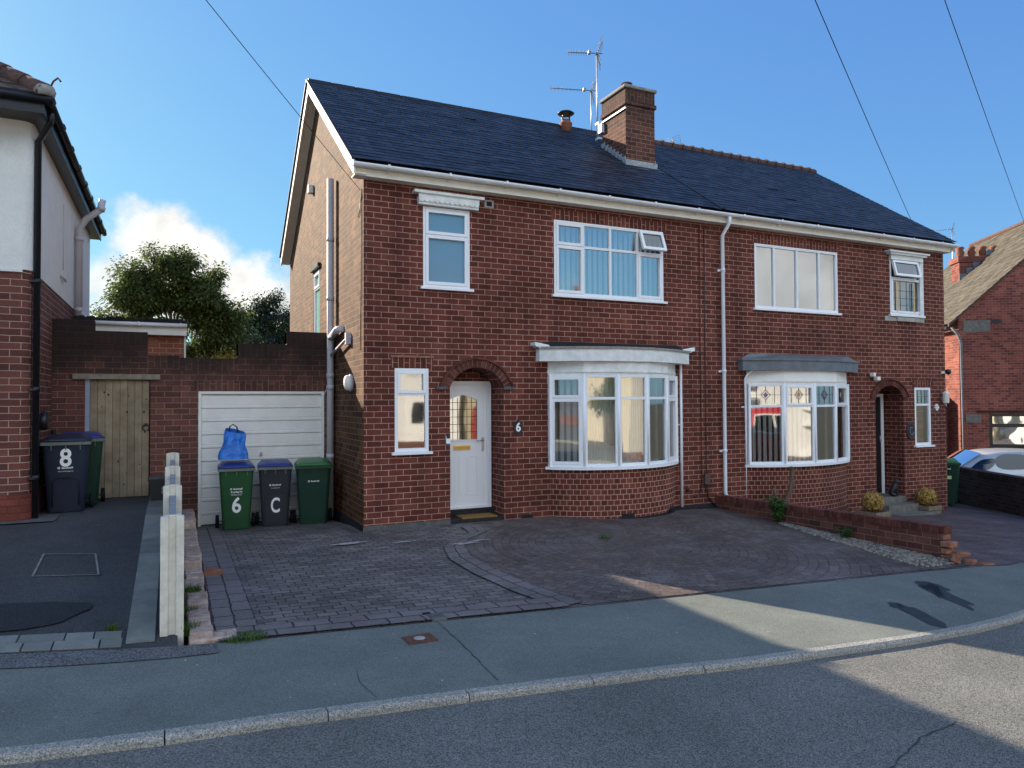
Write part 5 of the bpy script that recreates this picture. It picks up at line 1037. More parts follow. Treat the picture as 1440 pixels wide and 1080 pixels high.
# gravel strip
b = MB(); rnd = random.Random(21)
for i in range(2600):
    y = rnd.uniform(5.72, 8.6); w = interp(y, [5.7, 6.3, 7.4, 8.6], [.75, .62, .42, .10]); x = 8.89-w*abs(rnd.random())**1.2; r = rnd.uniform(.008, .022); z = z6(x, max(y, FBk(x)+.01))+.012
    a = rnd.uniform(0, pi); c, s = cos(a), sin(a); k = rnd.uniform(.6, 1); T = lambda p: V((x+(p[0]*c-p[1]*s), y+(p[0]*s+p[1]*c), z+p[2]))
    q = [T(V(p)) for p in ((-r, -r*k, 0), (r, -r*k*.8, 0), (r*.9, r*k, 0), (-r*.8, r*k, 0), (-r*.5, -r*k*.5, r*.9), (r*.55, -r*k*.4, r*.8), (r*.4, r*k*.5, r), (-r*.5, r*k*.5, r*.8))]
    k0 = len(b.v); b.v += [tuple(p) for p in q]; 
    for f in ((4, 5, 6, 7), (0, 1, 5, 4), (1, 2, 6, 5), (2, 3, 7, 6), (3, 0, 4, 7)): b.f.append([k0+j for j in f])
g_ = b.build('gravel', 'stone'); g_['kind'] = 'stuff'
# ------------------------------------------------------------------ wheelie bins
def wheelie(name, label, loc, rz_, body, lid, w=.50, dp=.56, h=1.05, rimm='rim', panel=False, group='wheeled bins'):
    t = thing(name, label, 'wheelie bin', loc, rz_, group)
    b = MB(); hb = h-.11
    # front face at y=0, going back +y
    sec = []
    for z, ww, fy, by in ((.02, w*.76, .085, dp*.86), (.10, w*.78, .075, dp*.88), (hb-.12, w*.95, .010, dp*.96), (hb-.09, w*.955, .005, dp*.98), (hb-.03, w*.99, -.006, dp)):
        r = .05; pts = []
        for cx, cy, a0 in ((ww/2-r, fy+r, -pi/2), (ww/2-r, by-r, 0), (-ww/2+r, by-r, pi/2), (-ww/2+r, fy+r, pi)):
            for k in range(4): a = a0+pi/2*k/3; pts.append((cx+r*cos(a), cy+r*sin(a), z))
        sec.append(pts+[pts[0]])
    b.grid(sec, smooth=True); b.poly([p for p in sec[0][:-1]][::-1]); b.poly(sec[-1][:-1])
    o = b.build('body', body); o.parent = t
    if panel:
        b = MB(); z0, z1, pw = .06, hb*.52, w*.27; yy = lambda z: .075-.0903*(z-.10)-.006
        pts = [(-pw, yy(z0), z0), (pw, yy(z0), z0), (pw, yy(z1-.05), z1-.05), (pw*.8, yy(z1), z1), (-pw*.8, yy(z1), z1), (-pw, yy(z1-.05), z1-.05)]; b.prism(pts, (0, .008, 0)); q = b.build('panel', body, bevel=.004); q.parent = o
    b = MB()
    for q in ((-w/2-.012, w/2+.012, -.022, .02), (-w/2-.012, w/2+.012, dp-.02, dp+.012)): b.box((q[0], q[2], hb-.045), (q[1], q[3], hb))
    for s in (-1, 1): b.box((s*w/2-.012, .02, hb-.045), (s*w/2+.012, dp-.02, hb))
    for x in (-w*.3, 0, w*.3): b.box((x-.006, -.012, hb-.11), (x+.006, .01, hb-.045))
    q = b.build('rim', rimm, bevel=.004); q.parent = o
    b = MB(); n = 8; b.grid([[(-w/2-.005+(w+.01)*i/n, y, hb+.003+(z if 0 < i < n else 0)) for y, z in ((-.025, .0), (-.02, .022), (.06, .040), (dp*.5, .062), (dp*.9, .072), (dp+.03, .06), (dp+.05, .01))] for i in range(n+1)]); q = b.build('lid', lid, bevel=0); q.parent = t
    m_ = q.modifiers.new('s', 'SOLIDIFY'); m_.thickness = .008; m_.offset = -1
    b = MB(); b.tube([(-w*.38, dp+.055, hb+.03), (w*.38, dp+.055, hb+.03)], .016, 8)
    for s in (-1, 1): b.tube([(s*w*.38, dp+.0, hb-.01), (s*w*.38, dp+.055, hb+.03)], .013, 6)
    q2 = b.build('handle', body); q2.parent = o
    b = MB(); b.tube([(-w*.5, dp*.80, .10), (w*.5, dp*.80, .10)], .012, 8); q2 = b.build('axle', 'steel'); q2.parent = o
    for s in (-1, 1):
        b = MB(); x = s*(w*.5+.012); b.tube([(x-.025, dp*.80, .10), (x-.022, dp*.80, .10), (x+.022, dp*.80, .10), (x+.025, dp*.80, .10)], [.085, .10, .10, .085], 18); wh = b.build('wheel', 'rubber'); wh.parent = t
        b = MB(); b.tube([(x-.028, dp*.8, .10), (x+.028, dp*.8, .10)], .045, 12); q2 = b.build('hub', body); q2.parent = wh
    return t, o
def bintext(o, body, z, size, m='lit', x=0., tilt=.090, bold=0., sx=1., hb=.94, name='lettering'):
    y = .075-.0903*(z-.10)-.006
    return text_part(name, body, size, m, o, (x, y, z), (pi/2+tilt, 0, 0), .001, sx, bold)
def logo(o, z, x=0., s=1.):
    bintext(o, 'Sandwell', z, .036*s, x=x+.018*s, bold=.0008)
    b = MB(); y = .075-.0903*(z-.10)-.008
    for k in range(5): a = 2*pi*k/5; cx, cz = x-.075*s+.011*s*cos(a), z+.011*s*sin(a); b.prism([(cx+.006*s*cos(q), y, cz+.006*s*sin(q)) for q in [2*pi*i/6 for i in range(6)]], (0, .003, 0))
    q = b.build('emblem', 'lit'); q.parent = o
t, o = wheelie('wheelie_bin', 'mid green wheelie bin with a worn white 6 and a blue bag on top', (.865, 11.45, -.075), -.04, 'bin_green', 'lid_blue')
logo(o, .63); bintext(o, 'Recycling Bin', .585, .030, bold=.0012); bintext(o, 'Paper, card, cans, plastic\nglass bottles and jars', .545, .017); bintext(o, '6', .375, .32, bold=.007, sx=.85, name='number')
t, o = wheelie('wheelie_bin', 'dark grey wheelie bin with a worn white C, between two green bins', (1.425, 11.50, -.08), -.10, 'bin_grey', 'lid_blue', w=.50, panel=True)
logo(o, .66); bintext(o, 'sandwell.gov.uk', .615, .020); bintext(o, 'C', .335, .32, bold=.006, sx=.62, name='number')
t, o = wheelie('wheelie_bin', 'dark green wheelie bin with a bright green lid, next to the white soil pipe', (1.99, 11.44, -.085), -.13, 'bin_dkgreen', 'lid_green', w=.54, dp=.62, h=1.05, rimm='bin_dkgreen')
logo(o, .70, x=0.)
t, o = wheelie('wheelie_bin', 'navy wheelie bin with a large white 8, standing in front of the side gate wall', (-1.26, 10.92, .41), .06, 'bin_navy', 'bin_navy', w=.54, dp=.60, h=1.05, rimm='rim')
logo(o, .60); bintext(o, 'www.sandwell.gov.uk', .555, .020); bintext(o, '8', .72, .32, bold=.007, sx=.85, name='number')
b = MB(); pts = [(-.15, .06, .10), (-.15, .022, .44), (-.12, .018, .47), (.12, .018, .47), (.15, .022, .44), (.15, .06, .10)]; b.tube(pts, .008, 6); q = b.build('ridge', 'bin_navy'); q.parent = o
t, o = wheelie('wheelie_bin', 'green wheelie bin with a blue lid, mostly hidden behind the navy number 8 bin', (-1.14, 11.50, .42), .12, 'bin_dkgreen', 'lid_blue', w=.54, dp=.58, h=1.05)
t, o = wheelie('wheelie_bin', 'dark green wheelie bin with a pale sticker, past the far right corner of the pair', (16.25, 10.75, -.62), -.9, 'bin_dkgreen', 'lid_green', w=.56, dp=.66, h=1.08, rimm='bin_dkgreen')
b = MB(); b.box((-.10, .025, .60), (.10, .03, .76)); q = b.build('sticker', mat('lime_sticker', (.55, .68, .30), .5, .3)); q.parent = o; bintext(o, 'Sandwell', .84, .05, bold=.001)
# recycling box with a scrawled 8
t = thing('recycling_box', 'small black box with a scrawled white 8, right of the timber gate', 'box', (-.135, 11.62, .42), .02)
b = MB(); b.grid([[(sx*w_/2, sy*d_/2+.14, z) for sx, sy in ((-1, -1), (1, -1), (1, 1), (-1, 1), (-1, -1))] for z, w_, d_ in ((0, .28, .26), (.30, .36, .32), (.30, .38, .34), (.33, .38, .34))], smooth=False); b.poly([(-.14, .01, .002), (.14, .01, .002), (.14, .27, .002), (-.14, .27, .002)]); q = b.build('body', mat('black_box_plastic', (.03, .028, .03), .5, .4)); q.parent = t
b = MB(); b.box((-.18, -.02, .325), (.18, .30, .34)); q2 = b.build('lid', 'concrete_dk', bevel=.01); q2.parent = t
text_part('number', '8', .17, 'lit', q, (.02, -.026, .155), (pi/2-.1, 0, 0), .001, .9, -.006)
# dark bag beside the black downpipe / hose pole
tag(MB().tube([(-1.49, 11.75, .42), (-1.50, 11.75, 1.48)], .035, 8).build('plastic_pole', 'black'), 'short black plastic post standing in the corner behind the navy bin', 'post')
# blue woven bag on the bin
bag = thing('carrier_bag', 'crumpled bright blue woven carrier bag standing on the green number 6 bin', 'bag', (.84, 11.72, .985), .1)
b = MB(); n = 26; rows = []; rnd = random.Random(3)
for j in range(10):
    z = j/9; row = []
    for i in range(n+1):
        a = 2*pi*(i % n)/n; sq = (abs(cos(a))**3.+abs(sin(a))**3.)**(-1/3.); hwx = .215-.085*z+.012*sin(z*9); hwy = .13*(1-.80*z)
        x = hwx*sq*cos(a)+.02*z; y = hwy*sq*sin(a); q = noise.noise(V((cos(a)*1.6, sin(a)*1.6, z*2.4)))*.085+abs(noise.noise(V((cos(a)*3.2, sin(a)*3.2, z*4))))*.10
        row.append((x*(1+q*.8)+q*.12, y*(1+q)+q*.55, z*(.43+.03*sin(a*1.)+.035*cos(a)*-1)))
    rows.append(row)
b.grid(rows, smooth=False); o = b.build('body', 'bag'); o.parent = bag
for s in (-1, 1): b = MB(); b.tube([(-.07, .02*s, .42), (-.055, .02*s, .50), (-.01, .03*s, .53), (.045, .02*s, .49), (.06, .02*s, .40)], .008, 6); q = b.build('handle', mat('strap_dark', (.04, .05, .09), .7, .2)); q.parent = bag
# ------------------------------------------------------------------ small things on the walls and by the doors
t = thing('house_number_plate', 'dark ornamental plate with a white 6 beside the front door arch', 'number plate', (4.93, D-.012, 1.43))
b = MB(); n = 28; b.prism([((.085+.018*cos(k*pi*2*8/n*1.))*cos(2*pi*k/n), 0, (.115+.018*cos(k*pi*2*8/n))*sin(2*pi*k/n)) for k in range(n)], (0, .012, 0)); q = b.build('plate', 'black'); q.parent = t
text_part('number', '6', .19, 'lit', t, (0, -.004, 0), (pi/2, 0, 0), .002, .9, .006)
b = MB(); b.box((-.035, -.02, -.06), (.035, .0, .06)); db = b.build('doorbell', 'upvc', bevel=.006); db.location = (3.755, D-.001, 1.27); tag(db, 'white doorbell with a black top left of the front door', 'doorbell')
b = MB(); b.box((-.03, -.026, .0), (.03, -.001, .075)); q = b.build('camera_eye', 'black', bevel=.006); q.parent = db; q.location = (0, 0, .02)
o = tag(MB().box((4.0, D+.02, .052), (4.58, D+.34, .070)).build('door_mat', 'mat_coir'), 'brown coir door mat on the dark step of the white front door', 'door mat')
t = thing('bulkhead_light', 'cream bulkhead light on the sunlit gable wall below the waste pipes', 'wall light', (XL, 10.93, 2.14))
b = MB(); b.lathe((0, 0, 0), [(.10, 0), (.10, .04), (.09, .05)], 14); q = b.build('base', 'pipe'); q.parent = t; q.rotation_euler = (0, -pi/2, 0); q.scale = (1.35, .95, 1)
b = MB(); b.lathe((0, 0, .045), [(.088, 0), (.085, .05), (.06, .075), (.0, .08)], 14, cap=False); q = b.build('diffuser', 'lampwhite'); q.parent = t; q.rotation_euler = (0, -pi/2, 0); q.scale = (1.35, .95, 1)
t = thing('security_light', 'white twin-head security light above left of the right-hand porch arch', 'security light', (13.06, D, 2.33), 0)
b = MB(); b.lathe((0, -.03, -.03), [(.035, 0), (.035, .06)], 10); b.tube([(0, -.03, 0), (0, -.07, -.02)], .015, 6); q = b.build('bracket', 'lampwhite'); q.parent = t
b = MB(); b.box((-.10, -.14, -.02), (-.03, -.04, .06)); b.box((.01, -.14, -.10), (.11, -.04, -.02)); q = b.build('head', 'lampwhite', bevel=.01); q.parent = t
t = thing('wall_lantern', 'cream cylinder wall lantern at the far right corner of the front wall', 'wall light', (15.28, D, 1.85))
b = MB(); b.lathe((0, -.11, -.10), [(.055, 0), (.065, .02), (.065, .20), (.075, .22), (.03, .26)], 14); q = b.build('shade', 'lampwhite'); q.parent = t
b = MB(); b.box((-.03, -.05, -.02), (.03, 0, .06)); b.tube([(0, -.11, -.10), (0, -.11, -.19)], .014, 8); q = b.build('bracket', 'steel'); q.parent = t
t = thing('tap_bracket', 'small white pulley-like fitting on the front wall left of the wall lantern', 'wall fitting', (15.10, D, 1.66))
b = MB(); b.box((-.07, -.03, -.012), (.07, 0, .012)); b.prism([(-.06, -.03, .02), (.06, -.03, .02), (0, -.03, .08)], (0, .03, 0)); b.prism([(-.06, -.03, -.02), (.06, -.03, -.02), (0, -.03, -.08)], (0, .03, 0)); q = b.build('body', 'upvc'); q.parent = t
t = thing('security_camera', 'small black dome camera on a white arm high at the far right corner', 'camera', (15.38, D, 2.42))
b = MB(); b.box((-.1, -.04, -.02), (.0, 0, .03)); q = b.build('arm', 'lampwhite', bevel=.005); q.parent = t
b = MB(); b.lathe((.04, -.08, -.05), [(.0, 0), (.05, .03), (.06, .07), (.05, .12), (0, .13)], 12, cap=False); q = b.build('dome', 'black'); q.parent = t
t = thing('wall_plaque', 'dark oval relief plaque between the right porch and its small window', 'plaque', (14.24, D, 1.16))
b = MB(); b.lathe((0, 0, 0), [(.15, 0), (.16, .015), (.15, .03), (.12, .028), (.115, .018), (.07, .03), (.0, .034)], 22, cap=False); q = b.build('disc', mat('slate_plaque', (.05, .045, .05), .8, .2, noise_amt=.3, noise_scale=30, bump=.6)); q.parent = t; q.rotation_euler = (pi/2, 0, 0); q.scale = (.8, 1.15, 1)
b = MB(); b.tube([(.06*cos(a)-.0, -.036, .08*sin(a)) for a in [pi*.3+2*pi*k/14*.8 for k in range(15)]], .012, 6); q = b.build('relief', 'lead'); q.parent = t
# topiary planters
def planter(label, x, y, z, r_, rz_, ph, pw):
    t = thing('planter', label, 'planter', (x, y, z), rz_, 'topiary planters by the right porch')
    b = MB(); 
    for k in range(2):
        z0, z1 = ph*k/2+.003, ph*(k+1)/2-.003; w = pw/2-(.012*(1-k))
        b.box((-w, -w, z0), (w, -w+.02, z1)); b.box((-w, w-.02, z0), (w, w, z1)); b.box((-w, -w+.02, z0), (-w+.02, w-.02, z1)); b.box((w-.02, -w+.02, z0), (w, w-.02, z1))
    q = b.build('trough', 'planterwood', bevel=.004); q.parent = t
    b = MB(); b.box((-pw/2+.025, -pw/2+.025, 0), (pw/2-.025, pw/2-.025, ph-.03)); q = b.build('soil', 'bark'); q.parent = t
    b = MB(); rnd = random.Random(int(x*10)); c = V((0, 0, ph+r_*.8))
    for i in range(1500):
        d = V((rnd.gauss(0, 1), rnd.gauss(0, 1), rnd.gauss(0, 1))).normalized(); p = c+d*r_*(.78+.26*rnd.random()**.6); s = rnd.uniform(.012, .024); a = d.orthogonal().normalized(); a = (Matrix.Rotation(rnd.uniform(0, 6.28), 3, d) @ a); e = (d.cross(a)+d*rnd.uniform(-.6, .6)).normalized()
        b.poly([p-a*s-e*s*.5, p+a*s-e*s*.5, p+e*s])
    q = b.build('topiary_ball', 'drybush'); q.parent = t
    b = MB(); b.lathe(c-V((0, 0, r_*.75)), [(.0, 0), (r_*.6, r_*.25), (r_*.75, r_*.75), (r_*.6, r_*1.25), (0, r_*1.5)], 14, cap=False); q = b.build('core', 'bark'); q.parent = t
planter('wooden planter with a straw-coloured clipped ball, left of the right porch steps', 12.05, 9.42, -.47, .20, .05, .20, .44)
planter('wooden planter with a straw-coloured clipped ball under the small far right window', 14.28, 9.90, -.56, .20, .0, .19, .42)
# dog ornament on the step
t = thing('dog_ornament', 'small dark dog ornament sitting on the right porch step', 'ornament', (13.72, D+.06, -.20), -2.6)
me = bpy.data.meshes.new('body'); vs = [(0, 0, .09), (0, .03, .16), (0, .06, .24), (0, .08, .30), (0, .13, .31), (0, .165, .30), (.045, .0, .05), (.05, .09, .015), (-.045, 0, .05), (-.05, .09, .015), (.03, .09, .14), (.03, .10, .012), (-.03, .09, .14), (-.03, .10, .012), (.03, .07, .36), (-.03, .07, .36), (0, -.06, .02)]
es = [(0, 1), (1, 2), (2, 3), (3, 4), (4, 5), (0, 6), (6, 7), (0, 8), (8, 9), (2, 10), (10, 11), (2, 12), (12, 13), (3, 14), (3, 15), (0, 16)]
me.from_pydata(vs, es, []); o = bpy.data.objects.new('body', me); COL.objects.link(o); o.parent = t; sk = o.modifiers.new('skin', 'SKIN'); rr = [.075, .07, .055, .05, .03, .022, .05, .025, .05, .025, .025, .02, .025, .02, .014, .014, .015]
for v, q in zip(me.skin_vertices[0].data, rr): v.radius = (q, q)
me.skin_vertices[0].data[0].use_root = True; o.modifiers.new('sub', 'SUBSURF').levels = 1; me.materials.append(MT['black'])
# ------------------------------------------------------------------ plants
def leafq(b, p, d, L_, w, rnd, droop=.3):
    s = d.cross(V((0, 0, 1))); s = s.normalized() if s.length > .01 else V((1, 0, 0)); s = Matrix.Rotation(rnd.uniform(-.9, .9), 3, d) @ s
    m_ = p+d*L_*.5+V((0, 0, L_*.05)); e = p+d*L_-V((0, 0, L_*droop))
    b.poly([p, m_-s*w/2, e, m_+s*w/2])
def weed(name, label, x, y, z, h, r_, n, m='weed', L_=.10, w=.03, seed=1, cat='weed', grp=None):
    b = MB(); rnd = random.Random(seed); st = MB(); t = thing(name, label, cat, (x, y, z), 0, grp)
    for i in range(max(3, n//14)):
        a = rnd.uniform(0, 6.28); lean = rnd.uniform(.1, .9)*r_; H = h*rnd.uniform(.55, 1); tip = V((x+cos(a)*lean, y+sin(a)*lean, z+H)); st.tube([(x, y, z-.02), V((x, y, z)).lerp(tip, .5)+V((0, 0, H*.12)), tip], [.004, .003, .002], 4)
        for k in range(14):
            q = rnd.uniform(.15, 1); p = V((x, y, z)).lerp(tip, q)+V((0, 0, H*.12*sin(q*pi))); a2 = rnd.uniform(0, 6.28); leafq(b, p, V((cos(a2), sin(a2), rnd.uniform(-.1, .8))).normalized(), L_*rnd.uniform(.6, 1.2), w*rnd.uniform(.7, 1.2), rnd)
    b.build('foliage', m, t); st.build('stem', m, t); return t
weed('shrub', 'leafy green weed growing against the far end of the garden wall, below the stump', 8.78, 8.62, -.12, .42, .20, 330, seed=2, L_=.12, w=.035, cat='plant')
weed('shrub', 'small ferny green weed half way along the foot of the garden wall', 8.78, 7.32, -.17, .17, .15, 200, seed=5, L_=.07, w=.016, cat='plant')
def tuft(label, x, y, z, r_, h, n, seed, m='grass'):
    b = MB(); rnd = random.Random(seed)
    for i in range(n):
        a, q = rnd.uniform(0, 6.28), rnd.random()**.6*r_; px_, py_ = x+cos(a)*q, y+sin(a)*q*.8; H = h*rnd.uniform(.4, 1); a2 = rnd.uniform(0, 6.28); w = .0035; d = V((cos(a2), sin(a2), 0)); e = V((px_, py_, z))+d*H*.5+V((0, 0, H)); s = V((-d.y, d.x, 0))*w; p = V((px_, py_, z-.003))
        b.poly([p-s, p+s, e])
    o = b.build('grass_tuft', m, origin=(x, y, z)); return tag(o, label, 'grass', 'grass tufts in the paving')
tuft('tiny grass tuft growing through the drive below the white bay', 5.36, 8.38, z6(5.36, 8.38), .10, .09, 90, 1)
tuft('bright green grass growing at the near foot of the first fence post', .125, 6.22, .03, .07, .12, 260, 2)
tuft('flat strip of grass between the pavement and the front setts', .52, 5.95, .028, .16, .045, 500, 3)
tuft('small tuft of grass between the pale pavers on the left drive edge', -.42, 6.38, z8(-.4, 6.38), .05, .08, 70, 4)
tuft('green strip of moss and grass along the inside of the fence', .10, 6.75, .06, .10, .07, 330, 5)
tuft('straggly dry grass on the edging further up the fence', .13, 7.3, .1, .12, .08, 260, 6)
# bare pruned stump in a terracotta-edged trough in front of the right bay
t = thing('pruned_stump', 'two-armed pruned shrub stump rising before the lead-topped bay', 'stump', (10.02, 9.70, -.28))
b = MB(); b.tube([(10.05, 9.7, -.28), (10.10, 9.7, .0), (10.22, 9.7, .18), (10.25, 9.69, .42), (10.27, 9.68, .58)], [.045, .042, .038, .035, .042], 10); b.tube([(10.07, 9.7, -.20), (9.98, 9.70, -.02), (9.86, 9.70, .10), (9.82, 9.7, .24)], [.035, .032, .028, .034], 10); b.tube([(10.22, 9.7, .2), (10.30, 9.66, .30)], [.03, .02], 8)
b.build('trunk', 'barklight', t)
b = MB(); rnd = random.Random(3)
for i in range(26): a2 = rnd.uniform(0, 6.28); leafq(b, V((10.26, 9.68, .56))+V((rnd.uniform(-.03, .03), 0, rnd.uniform(-.03, .05))), V((cos(a2), sin(a2), .6)).normalized(), .06, .02, rnd)
b.build('foliage', 'weed', t)
t = thing('trough', 'long terracotta-coloured trough behind the garden wall at the foot of the right bay', 'trough', (9.95, 9.7, -.32))
b = MB(); b.box((-.45, -.12, 0), (.45, -.09, .22)); b.box((-.45, .09, 0), (.45, .12, .22)); b.box((-.45, -.09, 0), (-.42, .09, .22)); b.box((.42, -.09, 0), (.45, .09, .22)); b.box((-.42, -.09, 0), (.42, .09, .04)); b.box((-.47, -.14, .22), (.47, -.10, .25)); b.box((-.47, .10, .22), (.47, .14, .25)); q = b.build('body', 'clay', bevel=.006); q.parent = t
# ------------------------------------------------------------------ aerials
def aerial(name, label, mx, my, z0, z1, az, L_, nel, ref, tilt=0., dip=None):
    t = thing(name, label, 'aerial', (mx, my, z0)); b = MB(); b.tube([(mx, my, z0), (mx, my, z1)], .018, 8); b.build('mast', 'mast', t)
    d = V((sin(az)*cos(tilt), cos(az)*cos(tilt), sin(tilt))); s = V((d.y, -d.x, 0)).normalized(); u = s.cross(d); o = V((mx, my, z1)); b = MB()
    b.tube([o-d*.12, o+d*L_], .010, 6); b.lathe(o-V((0, 0, .04)), [(.03, 0), (.03, .06)], 8)
    for k in range(nel): p = o+d*(.22+(L_-.24)*k/max(1, nel-1)); b.tube([p-s*.13, p+s*.13], .004, 4)
    pm = o+d*.16; b.box((-.03, -.03, -.02), (.03, .03, .04), lambda q: pm+V(q))
    bo = b.build('boom', 'alu', t); b = MB()
    for sg in (-1, 1):
        q = (u*sg*.9-d*.35).normalized() if ref else u*sg
        for e in (-.0,): b.tube([o, o+q*.27], .008, 5)
        for k in range(5): p = o+q*(.06+.052*k); b.tube([p-s*.24, p+s*.24], .0035, 4)
        for e in (-.24, .24): b.tube([o+q*.05+s*e, o+q*.27+s*e], .0045, 4)
    b.build('reflector', 'alu', t)
    return t
aerial('tv_aerial', 'tallest television aerial, clamped to the left side of the big chimney', 8.02, 12.68, 7.25, 9.15, rad(-58), .62, 8, True, .10)
aerial('tv_aerial', 'second television aerial, left of the tallest, long thin boom above the ridge', 8.60, RY+.1, 7.75, 8.93, rad(-58), .95, 9, True, .12)
aerial('tv_aerial', 'aerial low behind the clay ridge right of the chimney, boom tilted up', 12.1, RY+1.6, 7.2, 8.62, rad(72), 1.0, 6, False, .22)
aerial('tv_aerial', 'small grid television aerial above the far right chimney', 33.4, 21.6, 6.5, 9.9, rad(-30), .8, 5, True, 0)
aerial('tv_aerial', 'cut-off aerial at the right edge above the pale roof', 30.9, 15.2, 6.5, 8.6, rad(-10), .9, 5, True, 0)
b = MB(); b.box((8.0, 12.50, 7.42), (8.07, 12.62, 7.60)); b.box((7.98, 12.58, 7.3), (8.07, 12.70, 7.34)); b.box((7.98, 12.58, 7.62), (8.07, 12.70, 7.66)); b.build('aerial_bracket', 'pipewhite', house)
# overhead wires to a pole across the road
Q = V((-6.14, -1.17, 8.33))
pl = thing('telegraph_pole', 'brown wooden telegraph pole on the far pavement carrying the overhead wires', 'pole', (Q.x, Q.y, Pz(Q.x)))
b = MB(); b.tube([(Q.x, Q.y, Pz(Q.x)-.4), (Q.x, Q.y, Q.z+.15)], [.15, .10], 12); b.build('pole', 'bark', pl); b = MB(); b.lathe((Q.x, Q.y, Q.z-.1), [(.16, 0), (.16, .04)], 14); b.build('wire_ring', 'alu', pl)
for E_, l in (((2.44, 10.28, 4.93), 'overhead wire running to the left corner of the house eaves'), ((18.74, 13.14, 6.53), 'overhead wire passing down behind the right end of the slate roof'), ((25.8, 14.2, 7.66), 'overhead wire at the far right running down to the pale-roofed house')):
    E_ = V(E_); b = MB(); n = 24; b.tube([Q.lerp(E_, k/n)-V((0, 0, .10*4*(k/n)*(1-k/n))) for k in range(n+1)], .0045 if E_.x < 10 else .0065, 5); tag(b.build('overhead_wire', 'rubber'), l, 'wire')
# ------------------------------------------------------------------ right: dark wall, car, far house
dk = thing('dark_wall', 'low blackened brick wall in front of the silver car at the right edge', 'wall', (16.9, 10.2, -.6))
a0, a1 = V((15.35, 7.6, 0)), V((18.6, 13.5, 0)); d = (a1-a0).normalized(); nrm = V((d.y, -d.x, 0)); b = MB(); n = 10
for i in range(n):
    p, q = a0.lerp(a1, i/n), a0.lerp(a1, (i+1)/n); L0, L1 = (p-a0).length, (q-a0).length; zt = .17
    for s in (0, .22): P = [(*(p+nrm*s).xy, -1.4), (*(q+nrm*s).xy, -1.4), (*(q+nrm*s).xy, zt-.1), (*(p+nrm*s).xy, zt-.1)]; b.poly(P, uv=[(L0, -1.4), (L1, -1.4), (L1, zt), (L0, zt)])
b.build('wall', 'brick_dark', dk)
b = MB(); T = lambda v: a0+d*v[0]+nrm*v[1]+V((0, 0, v[2])); x = 0
while x < (a1-a0).length: b.box((x+.004, -.01, .07), (x+.106, .23, .17), T); x += .112
b.build('coping_bricks', mat('dark_coping', (.035, .020, .020), .8, .2, island=.4, noise_amt=.3, noise_scale=20), dk, bevel=.008)
